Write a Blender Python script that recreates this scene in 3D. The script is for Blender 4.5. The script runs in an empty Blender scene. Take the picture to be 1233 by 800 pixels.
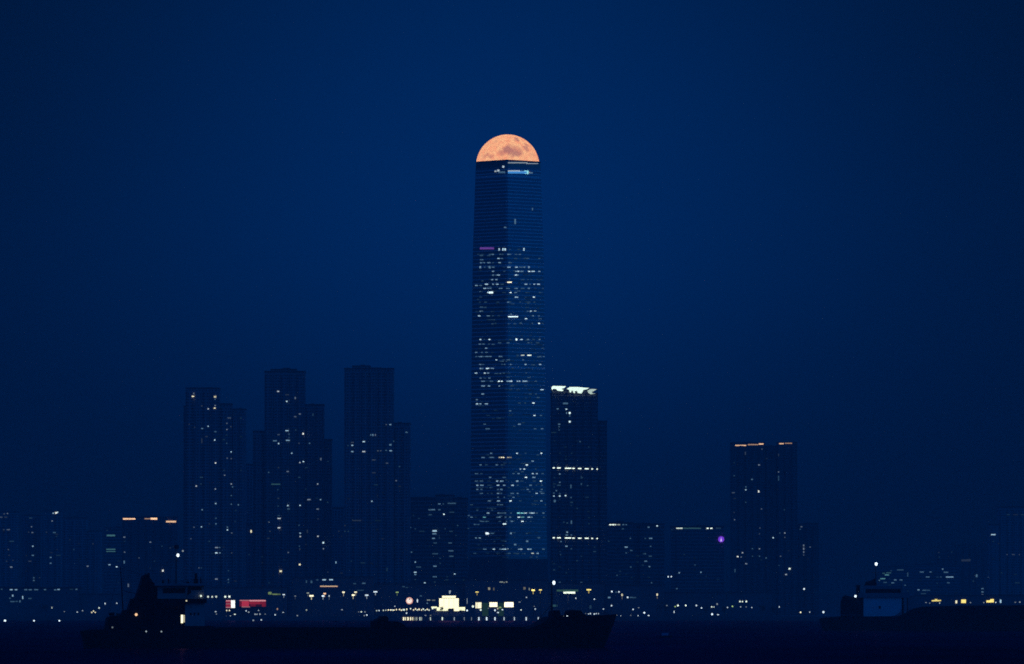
import bpy, bmesh, math, random
from mathutils import Vector
random.seed(7)
sc = bpy.context.scene
COL = sc.collection

# ------------------------------------------------------------------ camera
F = 8366.0                      # focal length in pixels of a 1233 px wide frame
CX, CY, HORIZON = 616.5, 400.0, 732.0
CAM_Z = 13.0
PITCH = math.atan((HORIZON - CY) / F)
cam_d = bpy.data.cameras.new('camera')
cam = bpy.data.objects.new('camera', cam_d); COL.objects.link(cam)
cam_d.sensor_width = 36.0
cam_d.lens = F / 1233.0 * 36.0
cam_d.clip_start = 1.0; cam_d.clip_end = 400000.0
cam.location = (0, 0, CAM_Z)
cam.rotation_euler = (math.pi / 2 + PITCH, 0, 0)
sc.camera = cam

# ------------------------------------------------------------------ dusk sky
w = bpy.data.worlds.new('World'); sc.world = w; w.use_nodes = True
nt = w.node_tree; N = nt.nodes; L = nt.links; N.clear()
SKY_K = 1.0
out = N.new('ShaderNodeOutputWorld'); bg = N.new('ShaderNodeBackground')
tc = N.new('ShaderNodeTexCoord')
sky = N.new('ShaderNodeTexSky'); sky.sky_type = 'NISHITA'; sky.sun_disc = False
sky.sun_elevation = math.radians(-2.0); sky.sun_rotation = math.radians(112)   # afterglow behind the camera, to the right
sky.air_density = 1.0; sky.dust_density = 1.0; sky.ozone_density = 6.0
tint = N.new('ShaderNodeMix'); tint.data_type = 'RGBA'; tint.blend_type = 'MULTIPLY'
tint.inputs[0].default_value = 1.0
tint.inputs[7].default_value = (0.03, 1.05, 1.0, 1)      # tungsten white balance
L.new(sky.outputs[0], tint.inputs[6])
# after-dusk blue, a little brighter in the moonlit air round the moon; the gradient also carries the lens falloff
el = math.radians(3.1); az = math.radians(-0.15)
dot = N.new('ShaderNodeVectorMath'); dot.operation = 'DOT_PRODUCT'
dot.inputs[1].default_value = (math.sin(az) * math.cos(el), math.cos(az) * math.cos(el), math.sin(el))
L.new(tc.outputs['Generated'], dot.inputs[0])
m1 = N.new('ShaderNodeMath'); m1.operation = 'SUBTRACT'; m1.inputs[0].default_value = 1.0
L.new(dot.outputs['Value'], m1.inputs[1])
m2 = N.new('ShaderNodeMath'); m2.operation = 'MULTIPLY'
m2.inputs[1].default_value = -1.0 / (math.radians(2.25) ** 2)
L.new(m1.outputs[0], m2.inputs[0])
m3 = N.new('ShaderNodeMath'); m3.operation = 'EXPONENT'; L.new(m2.outputs[0], m3.inputs[0])
# the earth's shadow: a darker belt of sky low over the horizon opposite the sunset
sepz = N.new('ShaderNodeSeparateXYZ'); L.new(tc.outputs['Generated'], sepz.inputs[0])
belt = N.new('ShaderNodeMapRange'); belt.interpolation_type = 'SMOOTHSTEP'
belt.inputs[1].default_value = math.sin(math.radians(-0.3)); belt.inputs[2].default_value = math.sin(math.radians(3.4))
belt.inputs[3].default_value = 0.0; belt.inputs[4].default_value = 1.0
L.new(sepz.outputs[2], belt.inputs[0])
m4 = N.new('ShaderNodeMath'); m4.operation = 'MULTIPLY'; L.new(m3.outputs[0], m4.inputs[0]); L.new(belt.outputs[0], m4.inputs[1])
glow = N.new('ShaderNodeMix'); glow.data_type = 'RGBA'
glow.inputs[6].default_value = (0.0001, 0.0025, 0.012, 1)
glow.inputs[7].default_value = (0.0001, 0.0238, 0.128, 1)
L.new(m4.outputs[0], glow.inputs[0])
NISH = 1.5
sc1 = N.new('ShaderNodeVectorMath'); sc1.operation = 'SCALE'
anti = N.new('ShaderNodeMapRange'); anti.interpolation_type = 'SMOOTHSTEP'      # the sky is darkest opposite the sunset
anti.inputs[1].default_value = 0.80; anti.inputs[2].default_value = 0.99
anti.inputs[3].default_value = NISH; anti.inputs[4].default_value = NISH * 0.13
L.new(sepz.outputs[1], anti.inputs[0]); L.new(anti.outputs[0], sc1.inputs[3])
L.new(tint.outputs[2], sc1.inputs[0])
add = N.new('ShaderNodeVectorMath'); add.operation = 'ADD'
L.new(sc1.outputs[0], add.inputs[0]); L.new(glow.outputs[2], add.inputs[1])
L.new(add.outputs[0], bg.inputs['Color']); bg.inputs['Strength'].default_value = SKY_K
L.new(bg.outputs[0], out.inputs[0])

sc.view_settings.view_transform = 'Standard'; sc.view_settings.look = 'None'
sc.view_settings.exposure = 0.0; sc.view_settings.gamma = 1.0
sc.view_settings.use_curve_mapping = False
sc.cycles.max_bounces = 6; sc.cycles.diffuse_bounces = 2; sc.cycles.glossy_bounces = 3
sc.cycles.volume_bounces = 1; sc.cycles.sample_clamp_indirect = 1.0
sc.cycles.filter_width = 1.65
sc.cycles.use_denoising = False

# ------------------------------------------------------------------ pixel <-> place
SP, CP = math.sin(PITCH), math.cos(PITCH)
def P(px, py, D):
    dx, dy = (px - CX) / F, (CY - py) / F
    t = D / (CP - dy * SP)
    return Vector((dx * t, D, CAM_Z + (SP + dy * CP) * t))
def mpp(D): return D / F

# ------------------------------------------------------------------ materials
def new_mat(name):
    m = bpy.data.materials.new(name); m.use_nodes = True
    return m, m.node_tree.nodes, m.node_tree.links, m.node_tree.nodes['Principled BSDF']
def noisy(name, c, rough=0.7, var=0.25, scale=0.2, metal=0.0, spec=0.5):
    m, n, l, b = new_mat(name)
    t = n.new('ShaderNodeTexCoord'); x = n.new('ShaderNodeTexNoise'); x.inputs['Scale'].default_value = scale
    x.inputs['Detail'].default_value = 4
    l.new(t.outputs['Object'], x.inputs['Vector'])
    r = n.new('ShaderNodeMix'); r.data_type = 'RGBA'
    r.inputs[6].default_value = tuple(v * (1 - var) for v in c) + (1,)
    r.inputs[7].default_value = tuple(min(1, v * (1 + var)) for v in c) + (1,)
    l.new(x.outputs['Fac'], r.inputs[0]); l.new(r.outputs[2], b.inputs['Base Color'])
    b.inputs['Roughness'].default_value = rough; b.inputs['Metallic'].default_value = metal
    b.inputs['Specular IOR Level'].default_value = spec
    return m
def facade(name, wall, glass, floor_h=3.3, win_w=3.0, gh=0.45, gw=0.6):
    """concrete grid with dark glass panes, one pane per bay and storey"""
    m, n, l, b = new_mat(name)
    t = n.new('ShaderNodeTexCoord'); s = n.new('ShaderNodeSeparateXYZ'); l.new(t.outputs['Object'], s.inputs[0])
    def math_(op, a, bb):
        q = n.new('ShaderNodeMath'); q.operation = op
        for i, v in enumerate((a, bb)):
            if isinstance(v, (int, float)): q.inputs[i].default_value = v
            elif v is not None: l.new(v, q.inputs[i])
        return q.outputs[0]
    fz = math_('FRACT', math_('DIVIDE', s.outputs[2], floor_h), None)
    xy = math_('ADD', s.outputs[0], s.outputs[1])
    fx = math_('FRACT', math_('DIVIDE', xy, win_w), None)
    mask = math_('MULTIPLY', math_('LESS_THAN', fz, gh), math_('LESS_THAN', fx, gw))
    no = n.new('ShaderNodeTexNoise'); no.inputs['Scale'].default_value = 0.05; l.new(t.outputs['Object'], no.inputs['Vector'])
    wl = n.new('ShaderNodeMix'); wl.data_type = 'RGBA'
    wl.inputs[6].default_value = tuple(v * .75 for v in wall) + (1,); wl.inputs[7].default_value = tuple(v * 1.2 for v in wall) + (1,)
    l.new(no.outputs['Fac'], wl.inputs[0])
    mx = n.new('ShaderNodeMix'); mx.data_type = 'RGBA'
    l.new(mask, mx.inputs[0]); l.new(wl.outputs[2], mx.inputs[6]); mx.inputs[7].default_value = glass + (1,)
    l.new(mx.outputs[2], b.inputs['Base Color'])
    ro = n.new('ShaderNodeMapRange'); l.new(mask, ro.inputs[0]); ro.inputs[3].default_value = .8; ro.inputs[4].default_value = .15
    l.new(ro.outputs[0], b.inputs['Roughness'])
    return m
def emit(name, c, s, sample=False):
    m = bpy.data.materials.new(name); m.use_nodes = True; n = m.node_tree.nodes; l = m.node_tree.links; n.clear()
    o = n.new('ShaderNodeOutputMaterial'); e = n.new('ShaderNodeEmission')
    e.inputs[0].default_value = tuple(c) + (1,); e.inputs[1].default_value = s; l.new(e.outputs[0], o.inputs[0])
    return m
M = dict(
    concrete=facade('pale concrete facade', (.17, .17, .17), (.06, .06, .06)),
    tower=facade('residential facade', (.32, .32, .325), (.10, .10, .105), 3.2, 3.4, .5, .62),
    office=facade('office facade', (.27, .27, .275), (.08, .08, .085), 4.0, 1.9, .62, .8),
    glasstower=facade('curtain wall', (.30, .305, .31), (.09, .095, .10), 4.0, 1.6, .75, .85),
    dark_concrete=noisy('dark concrete', (.18, .18, .18), .85, .3, .05),
    roofing=noisy('roofing', (.09, .09, .09), .9, .3, .05),
    seawall=noisy('sea wall stone', (.16, .155, .15), .9, .35, .15),
    asphalt=noisy('asphalt', (.05, .05, .05), .9, .3, .1),
    hull=noisy('black hull paint', (.006, .006, .006), .75, .4, .15, spec=.25),
    deck=noisy('dark deck paint', (.009, .009, .009), .85, .4, .3, spec=.2),
    rust=noisy('dark red oxide', (.035, .014, .010), .8, .4, .3, spec=.2),
    white1=noisy('darker white ship paint', (.34, .34, .33), .6, .3, .25),  # a darker white than the other ship's
    white=noisy('weathered white ship paint', (.78, .78, .76), .6, .16, .12),
    greywhite=noisy('grubby pale paint', (.28, .28, .28), .6, .3, .2),
    dglass=noisy('dark glass', (.008, .009, .011), .12, .2, .3),
    steel=noisy('galvanised steel', (.22, .22, .22), .5, .2, .5),
    dsteel=noisy('dark steel', (.04, .04, .04), .6, .2, .5),
    fin=noisy('silver spandrel', (.86, .87, .88), .45, .12, .08, metal=.25),
    leaf=noisy('dark foliage', (.045, .06, .03), .8, .45, .6),
    bark=noisy('bark', (.06, .045, .035), .9, .3, .8),
    tarp=noisy('faded blue awning', (.30, .42, .55), .8, .2, .6),
    hill=noisy('wooded hillside', (.05, .06, .04), .95, .4, .01),
)
_lit = {}
def lit(b, warm=0):
    b = max(.1, min(1.2, round(b * 20) / 20)); k = (b, warm)
    if k not in _lit:
        t = min(1, b) ** 1.7
        cold = ((.16, .54, .98), (.74, .97, 1.0))
        c = [cold[0][i] * (1 - t) + cold[1][i] * t for i in range(3)]
        if warm == 1: c = [1.0, .93, .62]          # cream
        elif warm == 2: c = [1.0, .80, .22]        # yellow sodium
        elif warm == 3: c = [1.0, .60, .34]        # orange pink
        elif warm == 4: c = [.25, .75, .80]        # teal
        elif warm == 5: c = [.74, .90, 1.0]        # cold white
        elif warm == 6: c = [.86, 1.0, .86]        # greenish white
        elif warm == 8: c = [.42*(1-t)+.95*t, .66*(1-t)+.95*t, 1.0*(1-t)+.80*t]       # home lamps
        elif warm == 7: c = [.5, .75, .25]         # yellow-green
        s = 1.7 * b ** 2.2
        _lit[k] = emit('lit %s %.2f' % ('blue cream yellow orange teal cold green lime home'.split()[warm], b), c, s)
    return _lit[k]

# ------------------------------------------------------------------ mesh helpers
class MB:
    def __init__(s): s.v = []; s.f = []; s.mi = []; s.cur = 0
    def _add(s, vs, fs):
        o = len(s.v); s.v += [tuple(v) for v in vs]
        for f in fs: s.f.append(tuple(i + o for i in f)); s.mi.append(s.cur)
    def box(s, x0, x1, y0, y1, z0, z1):
        s._add([(x0,y0,z0),(x1,y0,z0),(x1,y1,z0),(x0,y1,z0),(x0,y0,z1),(x1,y0,z1),(x1,y1,z1),(x0,y1,z1)],
               [(3,2,1,0),(4,5,6,7),(0,1,5,4),(1,2,6,5),(2,3,7,6),(3,0,4,7)])
    def prism(s, poly, z0, z1):
        n = len(poly)
        s._add([(x,y,z0) for x,y in poly] + [(x,y,z1) for x,y in poly],
               [tuple(range(n-1,-1,-1)), tuple(range(n,2*n))] + [(i,(i+1)%n,n+(i+1)%n,n+i) for i in range(n)])
    def prism_y(s, poly, y0, y1):       # polygon in x,z extruded along y
        n = len(poly)
        s._add([(x,y0,z) for x,z in poly] + [(x,y1,z) for x,z in poly],
               [tuple(range(n)), tuple(range(2*n-1,n-1,-1))] + [(n+i,n+(i+1)%n,(i+1)%n,i) for i in range(n)])
    def loft(s, rings, cap=True):
        n = len(rings[0]); o = len(s.v)
        for r in rings: s.v += [tuple(p) for p in r]
        for k in range(len(rings)-1):
            for i in range(n):
                s.f.append((o+k*n+i, o+k*n+(i+1)%n, o+(k+1)*n+(i+1)%n, o+(k+1)*n+i)); s.mi.append(s.cur)
        if cap:
            s.f.append(tuple(o+i for i in range(n-1,-1,-1))); s.mi.append(s.cur)
            s.f.append(tuple(o+(len(rings)-1)*n+i for i in range(n))); s.mi.append(s.cur)
    def tube(s, a, b, r0, r1=None, n=8):
        r1 = r0 if r1 is None else r1
        a, b = Vector(a), Vector(b); d = (b-a).normalized()
        u = d.cross(Vector((0,1,0.01))).normalized(); v = d.cross(u)
        s.loft([[a+(u*math.cos(t)+v*math.sin(t))*r0 for t in [2*math.pi*i/n for i in range(n)]],
                [b+(u*math.cos(t)+v*math.sin(t))*r1 for t in [2*math.pi*i/n for i in range(n)]]])
    def ball(s, c, r, seg=10, rings=6, sz=1.0):
        rr = []
        for k in range(rings+1):
            ph = -math.pi/2 + math.pi*k/rings; q = max(.02, math.cos(ph))
            rr.append([(c[0]+r*q*math.cos(2*math.pi*i/seg), c[1]+r*q*math.sin(2*math.pi*i/seg), c[2]+r*sz*math.sin(ph)) for i in range(seg)])
        s.loft(rr)
    def build(s, name, mats, parent=None, root=(0,0,0), smooth=False):
        me = bpy.data.meshes.new(name); rx, ry, rz = root
        me.from_pydata([(x-rx, y-ry, z-rz) for x,y,z in s.v], [], s.f)
        if not isinstance(mats, (list, tuple)): mats = [mats]
        for m in mats: me.materials.append(m)
        for p, k in zip(me.polygons, s.mi): p.material_index = k; p.use_smooth = smooth
        me.update()
        o = bpy.data.objects.new(name, me); COL.objects.link(o)
        if parent: o.parent = parent
        else: o.location = root
        return o
def tag(o, label=None, cat=None, group=None, kind=None):
    if label: o['label'] = label
    if cat: o['category'] = cat
    if group: o['group'] = group
    if kind: o['kind'] = kind
    return o
def empty(name, loc, label, cat, group=None, rz=0):
    o = bpy.data.objects.new(name, None); COL.objects.link(o); o.location = loc; o.rotation_euler = (0,0,rz)
    o.empty_display_size = 5
    return tag(o, label, cat, group)
def bx(name, mat, parent, root, *a):
    m = MB(); m.box(*a); return m.build(name, mat, parent, root)

# ------------------------------------------------------------------ setting: water, land, hills, haze
QZ = 3.6                                   # quay level
SHORE = 7000.0
m = MB(); m._add([(-6500,-1500,0),(6500,-1500,0),(6500,11300,0),(-6500,11300,0)], [(0,1,2,3)])
wm = bpy.data.materials.new('harbour water'); wm.use_nodes = True; n = wm.node_tree.nodes; l = wm.node_tree.links; n.clear()
wo = n.new('ShaderNodeOutputMaterial'); wmix = n.new('ShaderNodeMixShader'); wd = n.new('ShaderNodeBsdfDiffuse'); wg = n.new('ShaderNodeBsdfGlossy')
wd.inputs[0].default_value = (.001, .0008, .009, 1); wg.inputs[0].default_value = (.70, .28, 1.0, 1); wg.inputs['Roughness'].default_value = .16
wmix.inputs[0].default_value = .105
pt = n.new('ShaderNodeTexCoord'); pm = n.new('ShaderNodeMapping'); pm.inputs['Scale'].default_value = (.012, .0035, .01); l.new(pt.outputs['Object'], pm.inputs[0])
pn = n.new('ShaderNodeTexNoise'); pn.inputs['Detail'].default_value = 5; pn.inputs['Scale'].default_value = 1.0; l.new(pm.outputs[0], pn.inputs['Vector'])
pr0 = n.new('ShaderNodeMapRange'); pr0.inputs[1].default_value = .3; pr0.inputs[2].default_value = .7; pr0.inputs[3].default_value = .08; pr0.inputs[4].default_value = .20     # wind-ruffled patches
l.new(pn.outputs['Fac'], pr0.inputs[0]); l.new(pr0.outputs[0], wmix.inputs[0])
l.new(wd.outputs[0], wmix.inputs[1]); l.new(wg.outputs[0], wmix.inputs[2]); l.new(wmix.outputs[0], wo.inputs[0])
t = n.new('ShaderNodeTexCoord')
mp = n.new('ShaderNodeMapping'); mp.inputs['Scale'].default_value = (.10, .045, .1); l.new(t.outputs['Object'], mp.inputs[0])
n1 = n.new('ShaderNodeTexNoise'); n1.inputs['Scale'].default_value = 1.0; n1.inputs['Detail'].default_value = 5; n1.inputs['Roughness'].default_value = .6
l.new(mp.outputs[0], n1.inputs['Vector'])
bp = n.new('ShaderNodeBump'); bp.inputs['Strength'].default_value = 1.0; bp.inputs['Distance'].default_value = 2.2
l.new(n1.outputs['Fac'], bp.inputs['Height']); l.new(bp.outputs[0], wg.inputs['Normal'])
tag(m.build('water', wm), 'dark navy harbour water with faint ripples', 'water', kind='structure')

m = MB()
m.prism([(-6400,SHORE),(6400,SHORE),(6400,11200),(-6400,11200)], -1.0, QZ)
m.box(-6400,6400,SHORE-1.2,SHORE-.02,-1.0,QZ-.5)          # toe of the sea wall
m.box(-6400,6400,SHORE+.5,SHORE+1.0,QZ+.004,QZ+1.0)        # parapet
tag(m.build('quay_ground', M['seawall']), 'dark stone quay and sea wall along the far shore', 'ground', kind='structure')
m = MB(); m._add([(-6300,SHORE+20,QZ+.006),(6300,SHORE+20,QZ+.006),(6300,SHORE+32,QZ+.006),(-6300,SHORE+32,QZ+.006)], [(0,1,2,3)])
tag(m.build('promenade_road', M['asphalt']), 'asphalt road along the waterfront', 'road', kind='structure')
m = MB()
prof = []
for i in range(121):
    x = -6000 + i*100
    prof.append((x, 34 + 14*math.sin(x*.0011+1) + 9*math.sin(x*.0043) + random.uniform(-3,3)))
for k in range(120):
    (xa,za),(xb,zb) = prof[k],prof[k+1]
    m._add([(xa,9900,QZ),(xb,9900,QZ),(xb,10200,zb*.6),(xa,10200,za*.6),(xa,10600,za),(xb,10600,zb),(xb,11100,QZ),(xa,11100,QZ)],
           [(0,1,2,3),(3,2,5,4),(4,5,6,7)])
tag(m.build('hills', M['hill']), 'low dark hills behind the city', 'hills', kind='structure')

hz = bpy.data.materials.new('haze air'); hz.use_nodes = True; n = hz.node_tree.nodes; l = hz.node_tree.links; n.clear()
o = n.new('ShaderNodeOutputMaterial'); v = n.new('ShaderNodeVolumePrincipled')
v.inputs['Color'].default_value = (.80, .98, .90, 1); v.inputs['Density'].default_value = 5.2e-5
l.new(v.outputs[0], o.inputs['Volume'])
m = MB(); m.box(-7000,7000,-2200,11400,-2.5,640)
hazeo = m.build('haze', hz); tag(hazeo, 'thin blue dusk haze over the harbour', 'haze', kind='stuff'); hazeo.display_type = 'WIRE'

# ------------------------------------------------------------------ moon
MD = 120000.0
mc = P(611.3, 200.3, MD); mr = 38.2 * MD / F
mm = bpy.data.materials.new('moon surface'); mm.use_nodes = True; n = mm.node_tree.nodes; l = mm.node_tree.links; n.clear()
o = n.new('ShaderNodeOutputMaterial'); e = n.new('ShaderNodeEmission'); l.new(e.outputs[0], o.inputs[0])
t = n.new('ShaderNodeTexCoord')
dn = n.new('ShaderNodeTexNoise'); dn.inputs['Scale'].default_value = 5/mr; dn.inputs['Detail'].default_value = 5; l.new(t.outputs['Object'], dn.inputs['Vector'])
wp = n.new('ShaderNodeVectorMath'); wp.operation = 'MULTIPLY_ADD'; wp.inputs[1].default_value = (.42*mr,)*3
l.new(dn.outputs['Color'], wp.inputs[0])
off = n.new('ShaderNodeVectorMath'); off.operation = 'ADD'; off.inputs[1].default_value = (-.21*mr,)*3
l.new(t.outputs['Object'], off.inputs[0]); l.new(off.outputs[0], wp.inputs[2])
cur = None
px2m = MD / F
for (x,y,rx,ry,k) in [(612.5,183.5,13,6,.85),(621,185.5,9,6,.8),(605,187,7,4,.5),(634,178.5,6.5,5,.6),(623,169.3,3.6,2.8,.75),(588,190.5,8,4,.45),(596,172.5,3,2.2,.35),(640,187,5,3,.3),(616,178,6,3,.35)]:
    c = P(x, y, MD) - mc
    s_ = n.new('ShaderNodeVectorMath'); s_.operation = 'SUBTRACT'; s_.inputs[1].default_value = (c.x, 0, c.z); l.new(wp.outputs[0], s_.inputs[0])
    q = n.new('ShaderNodeVectorMath'); q.operation = 'MULTIPLY'; q.inputs[1].default_value = (1/(rx*px2m), 0, 1/(ry*px2m)); l.new(s_.outputs[0], q.inputs[0])
    ln = n.new('ShaderNodeVectorMath'); ln.operation = 'LENGTH'; l.new(q.outputs[0], ln.inputs[0])
    mr_ = n.new('ShaderNodeMapRange'); mr_.interpolation_type = 'SMOOTHSTEP'
    mr_.inputs[1].default_value = .35; mr_.inputs[2].default_value = 1.15; mr_.inputs[3].default_value = k; mr_.inputs[4].default_value = 0
    l.new(ln.outputs['Value'], mr_.inputs[0])
    if cur is None: cur = mr_.outputs[0]
    else:
        a = n.new('ShaderNodeMath'); a.operation = 'MAXIMUM'; l.new(cur, a.inputs[0]); l.new(mr_.outputs[0], a.inputs[1]); cur = a.outputs[0]
n2 = n.new('ShaderNodeTexNoise'); n2.inputs['Scale'].default_value = 6/mr; n2.inputs['Detail'].default_value = 4; n2.inputs['Roughness'].default_value = .55; l.new(t.outputs['Object'], n2.inputs['Vector'])
base = n.new('ShaderNodeMix'); base.data_type = 'RGBA'
base.inputs[6].default_value = (1.0, .365, .18, 1); base.inputs[7].default_value = (1.05, .54, .255, 1)
r2 = n.new('ShaderNodeMapRange'); r2.inputs[1].default_value = .35; r2.inputs[2].default_value = .65; l.new(n2.outputs['Fac'], r2.inputs[0]); l.new(r2.outputs[0], base.inputs[0])
mx = n.new('ShaderNodeMix'); mx.data_type = 'RGBA'; l.new(cur, mx.inputs[0]); l.new(base.outputs[2], mx.inputs[6]); mx.inputs[7].default_value = (.44, .165, .135, 1)
l.new(mx.outputs[2], e.inputs[0]); e.inputs[1].default_value = 1.45
m = MB(); m.ball(mc, mr, 96, 64)
mo = m.build('moon', mm, None, mc, True)
tag(mo, 'full peach-orange moon half hidden behind the tallest tower', 'moon', kind='thing')

# ------------------------------------------------------------------ the supertall tower
TD = 7500.0
def interp(t, pts):
    if t <= pts[0][0]: return pts[0][1]
    for (a,va),(b_,vb) in zip(pts, pts[1:]):
        if t <= b_: return va + (vb-va)*(t-a)/(b_-a)
    return pts[-1][1]
HALF = [(194,38.8),(250,40.6),(300,42.3),(450,44.2),(580,44.9),(640,45.8),(680,46.6),(716,48.5)]       # half diagonal, photo px
TX = P(612.0, 400, TD).x
top_z = P(610, 193.6, TD - 40).z
def zpy(z):                                                        # photo row of a height near the tower
    ang = math.atan((z-CAM_Z)/(TD-36)); return CY - F*math.tan(ang-PITCH)
def half(z): return interp(zpy(z), HALF) * mpp(TD)
tower = empty('supertall_tower', (TX, TD, QZ), 'tallest glass tower with a tapering top, rising in front of the orange moon', 'skyscraper')
TR = (TX, TD, QZ)
NT = 4.6                                                           # re-entrant notch at the two side corners
FO = -1.9*7500/8366                                                # the plan is turned a little, so the front edge is off centre
def ring(z, d=0.0):
    k = NT; h = half(z) + d + k; c = 1.3
    kl = k*(h+FO)/h; kr = k*(h-FO)/h
    return [(TX+FO-c,TD-h+c,z),(TX+FO+c,TD-h+c,z),
            (TX+h-k,TD-k,z),(TX+h-k-1.8,TD-k+1.8,z),(TX+h-k-1.8,TD+k-1.8,z),(TX+h-k,TD+k,z),
            (TX-FO+c,TD+h-c,z),(TX-FO-c,TD+h-c,z),
            (TX-h+k,TD+k,z),(TX-h+k+1.8,TD+k-1.8,z),(TX-h+k+1.8,TD-k+1.8,z),(TX-h+k,TD-k,z)]
floors = []
z = P(610, 690, TD).z
while z < top_z - 9:
    floors.append(z); z += 4.38 if zpy(z) > 300 else 3.75
m = MB(); zs = [QZ] + floors[::4] + [top_z]
m.loft([ring(z) for z in zs])
gm, n, l, b = new_mat('tower curtain glass')
t = n.new('ShaderNodeTexCoord'); no = n.new('ShaderNodeTexNoise'); no.inputs['Scale'].default_value = .06; l.new(t.outputs['Object'], no.inputs['Vector'])
r = n.new('ShaderNodeMapRange'); r.inputs[3].default_value = .16; r.inputs[4].default_value = .34; l.new(no.outputs['Fac'], r.inputs[0]); l.new(r.outputs[0], b.inputs['Roughness'])
b.inputs['Base Color'].default_value = (.175, .19, .20, 1); b.inputs['Metallic'].default_value = .6
b.inputs['Specular IOR Level'].default_value = .9
for i, z in enumerate(floors):                                     # shingled glass: every storey leans back a little
    zt = floors[i+1] if i+1 < len(floors) else z+4
    m.loft([ring(z+1.0, .42), ring(zt-.02, .06)], cap=False)
m.build('curtain_wall', gm, tower, TR)
m = MB()
for i, z in enumerate(floors):
    if 46 < zpy(z) - 190 < 0: continue
    hgt = 1.2
    if i % 25 == 0: hgt = 2.6                                      # refuge floors
    a, b_ = ring(z, .5), ring(z+hgt, .5)
    m.loft([a, b_])
m.build('spandrel_bands', M['fin'], tower, TR)
m = MB(); zb = [QZ+.01, P(610,700,TD).z, P(610,686,TD).z, P(610,673.5,TD).z]
m.loft([ring(zz, .9) for zz in zb]); m.build('base_cladding', M['dark_concrete'], tower, TR)
m = MB()                                                           # roof parapet, a screen standing round the roof
for a, b_ in zip(ring(top_z-.2, .3), ring(top_z-.2, .3)[1:]+ring(top_z-.2, .3)[:1]):
    A, B = Vector(a), Vector(b_); nrm = Vector((TX,TD,0))-((A+B)/2); nrm.z = 0; nrm.normalize(); q = nrm*1.2
    m.loft([[A,B,B+q,A+q],[p+Vector((0,0,1.4)) for p in (A,B,B+q,A+q)]])
m.build('roof_parapet', M['dsteel'], tower, TR)
def face_pt(px, py):
    """point where the sight line meets the front left or right face"""
    D = TD-20
    for _ in range(6):
        p = P(px, py, D); h = half(p.z)
        h += NT; dx = p.x-TX-FO; sp_ = (h-FO) if dx > 0 else (h+FO)
        D = TD - h*(1-min(.92, abs(dx)/sp_))
    return P(px, py, D)
def tower_panel(mb, x, y, w_, h_):
    x0, x1 = x-w_/2, x+w_/2
    for (a,b_) in ([(x0,x1)] if (x0>=609.6 or x1<=610.9) else [(x0,609.6),(610.9,x1)]):
        p0, p1 = face_pt(a, y), face_pt(b_, y)
        nr = Vector((p1.y-p0.y, -(p1.x-p0.x), 0)).normalized()
        hh = h_*mpp(TD)/2
        f = [p0+nr*.75, p1+nr*.75, p1+nr*.1, p0+nr*.1]
        mb.loft([[q-Vector((0,0,hh)) for q in f],[q+Vector((0,0,hh)) for q in f]])
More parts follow.
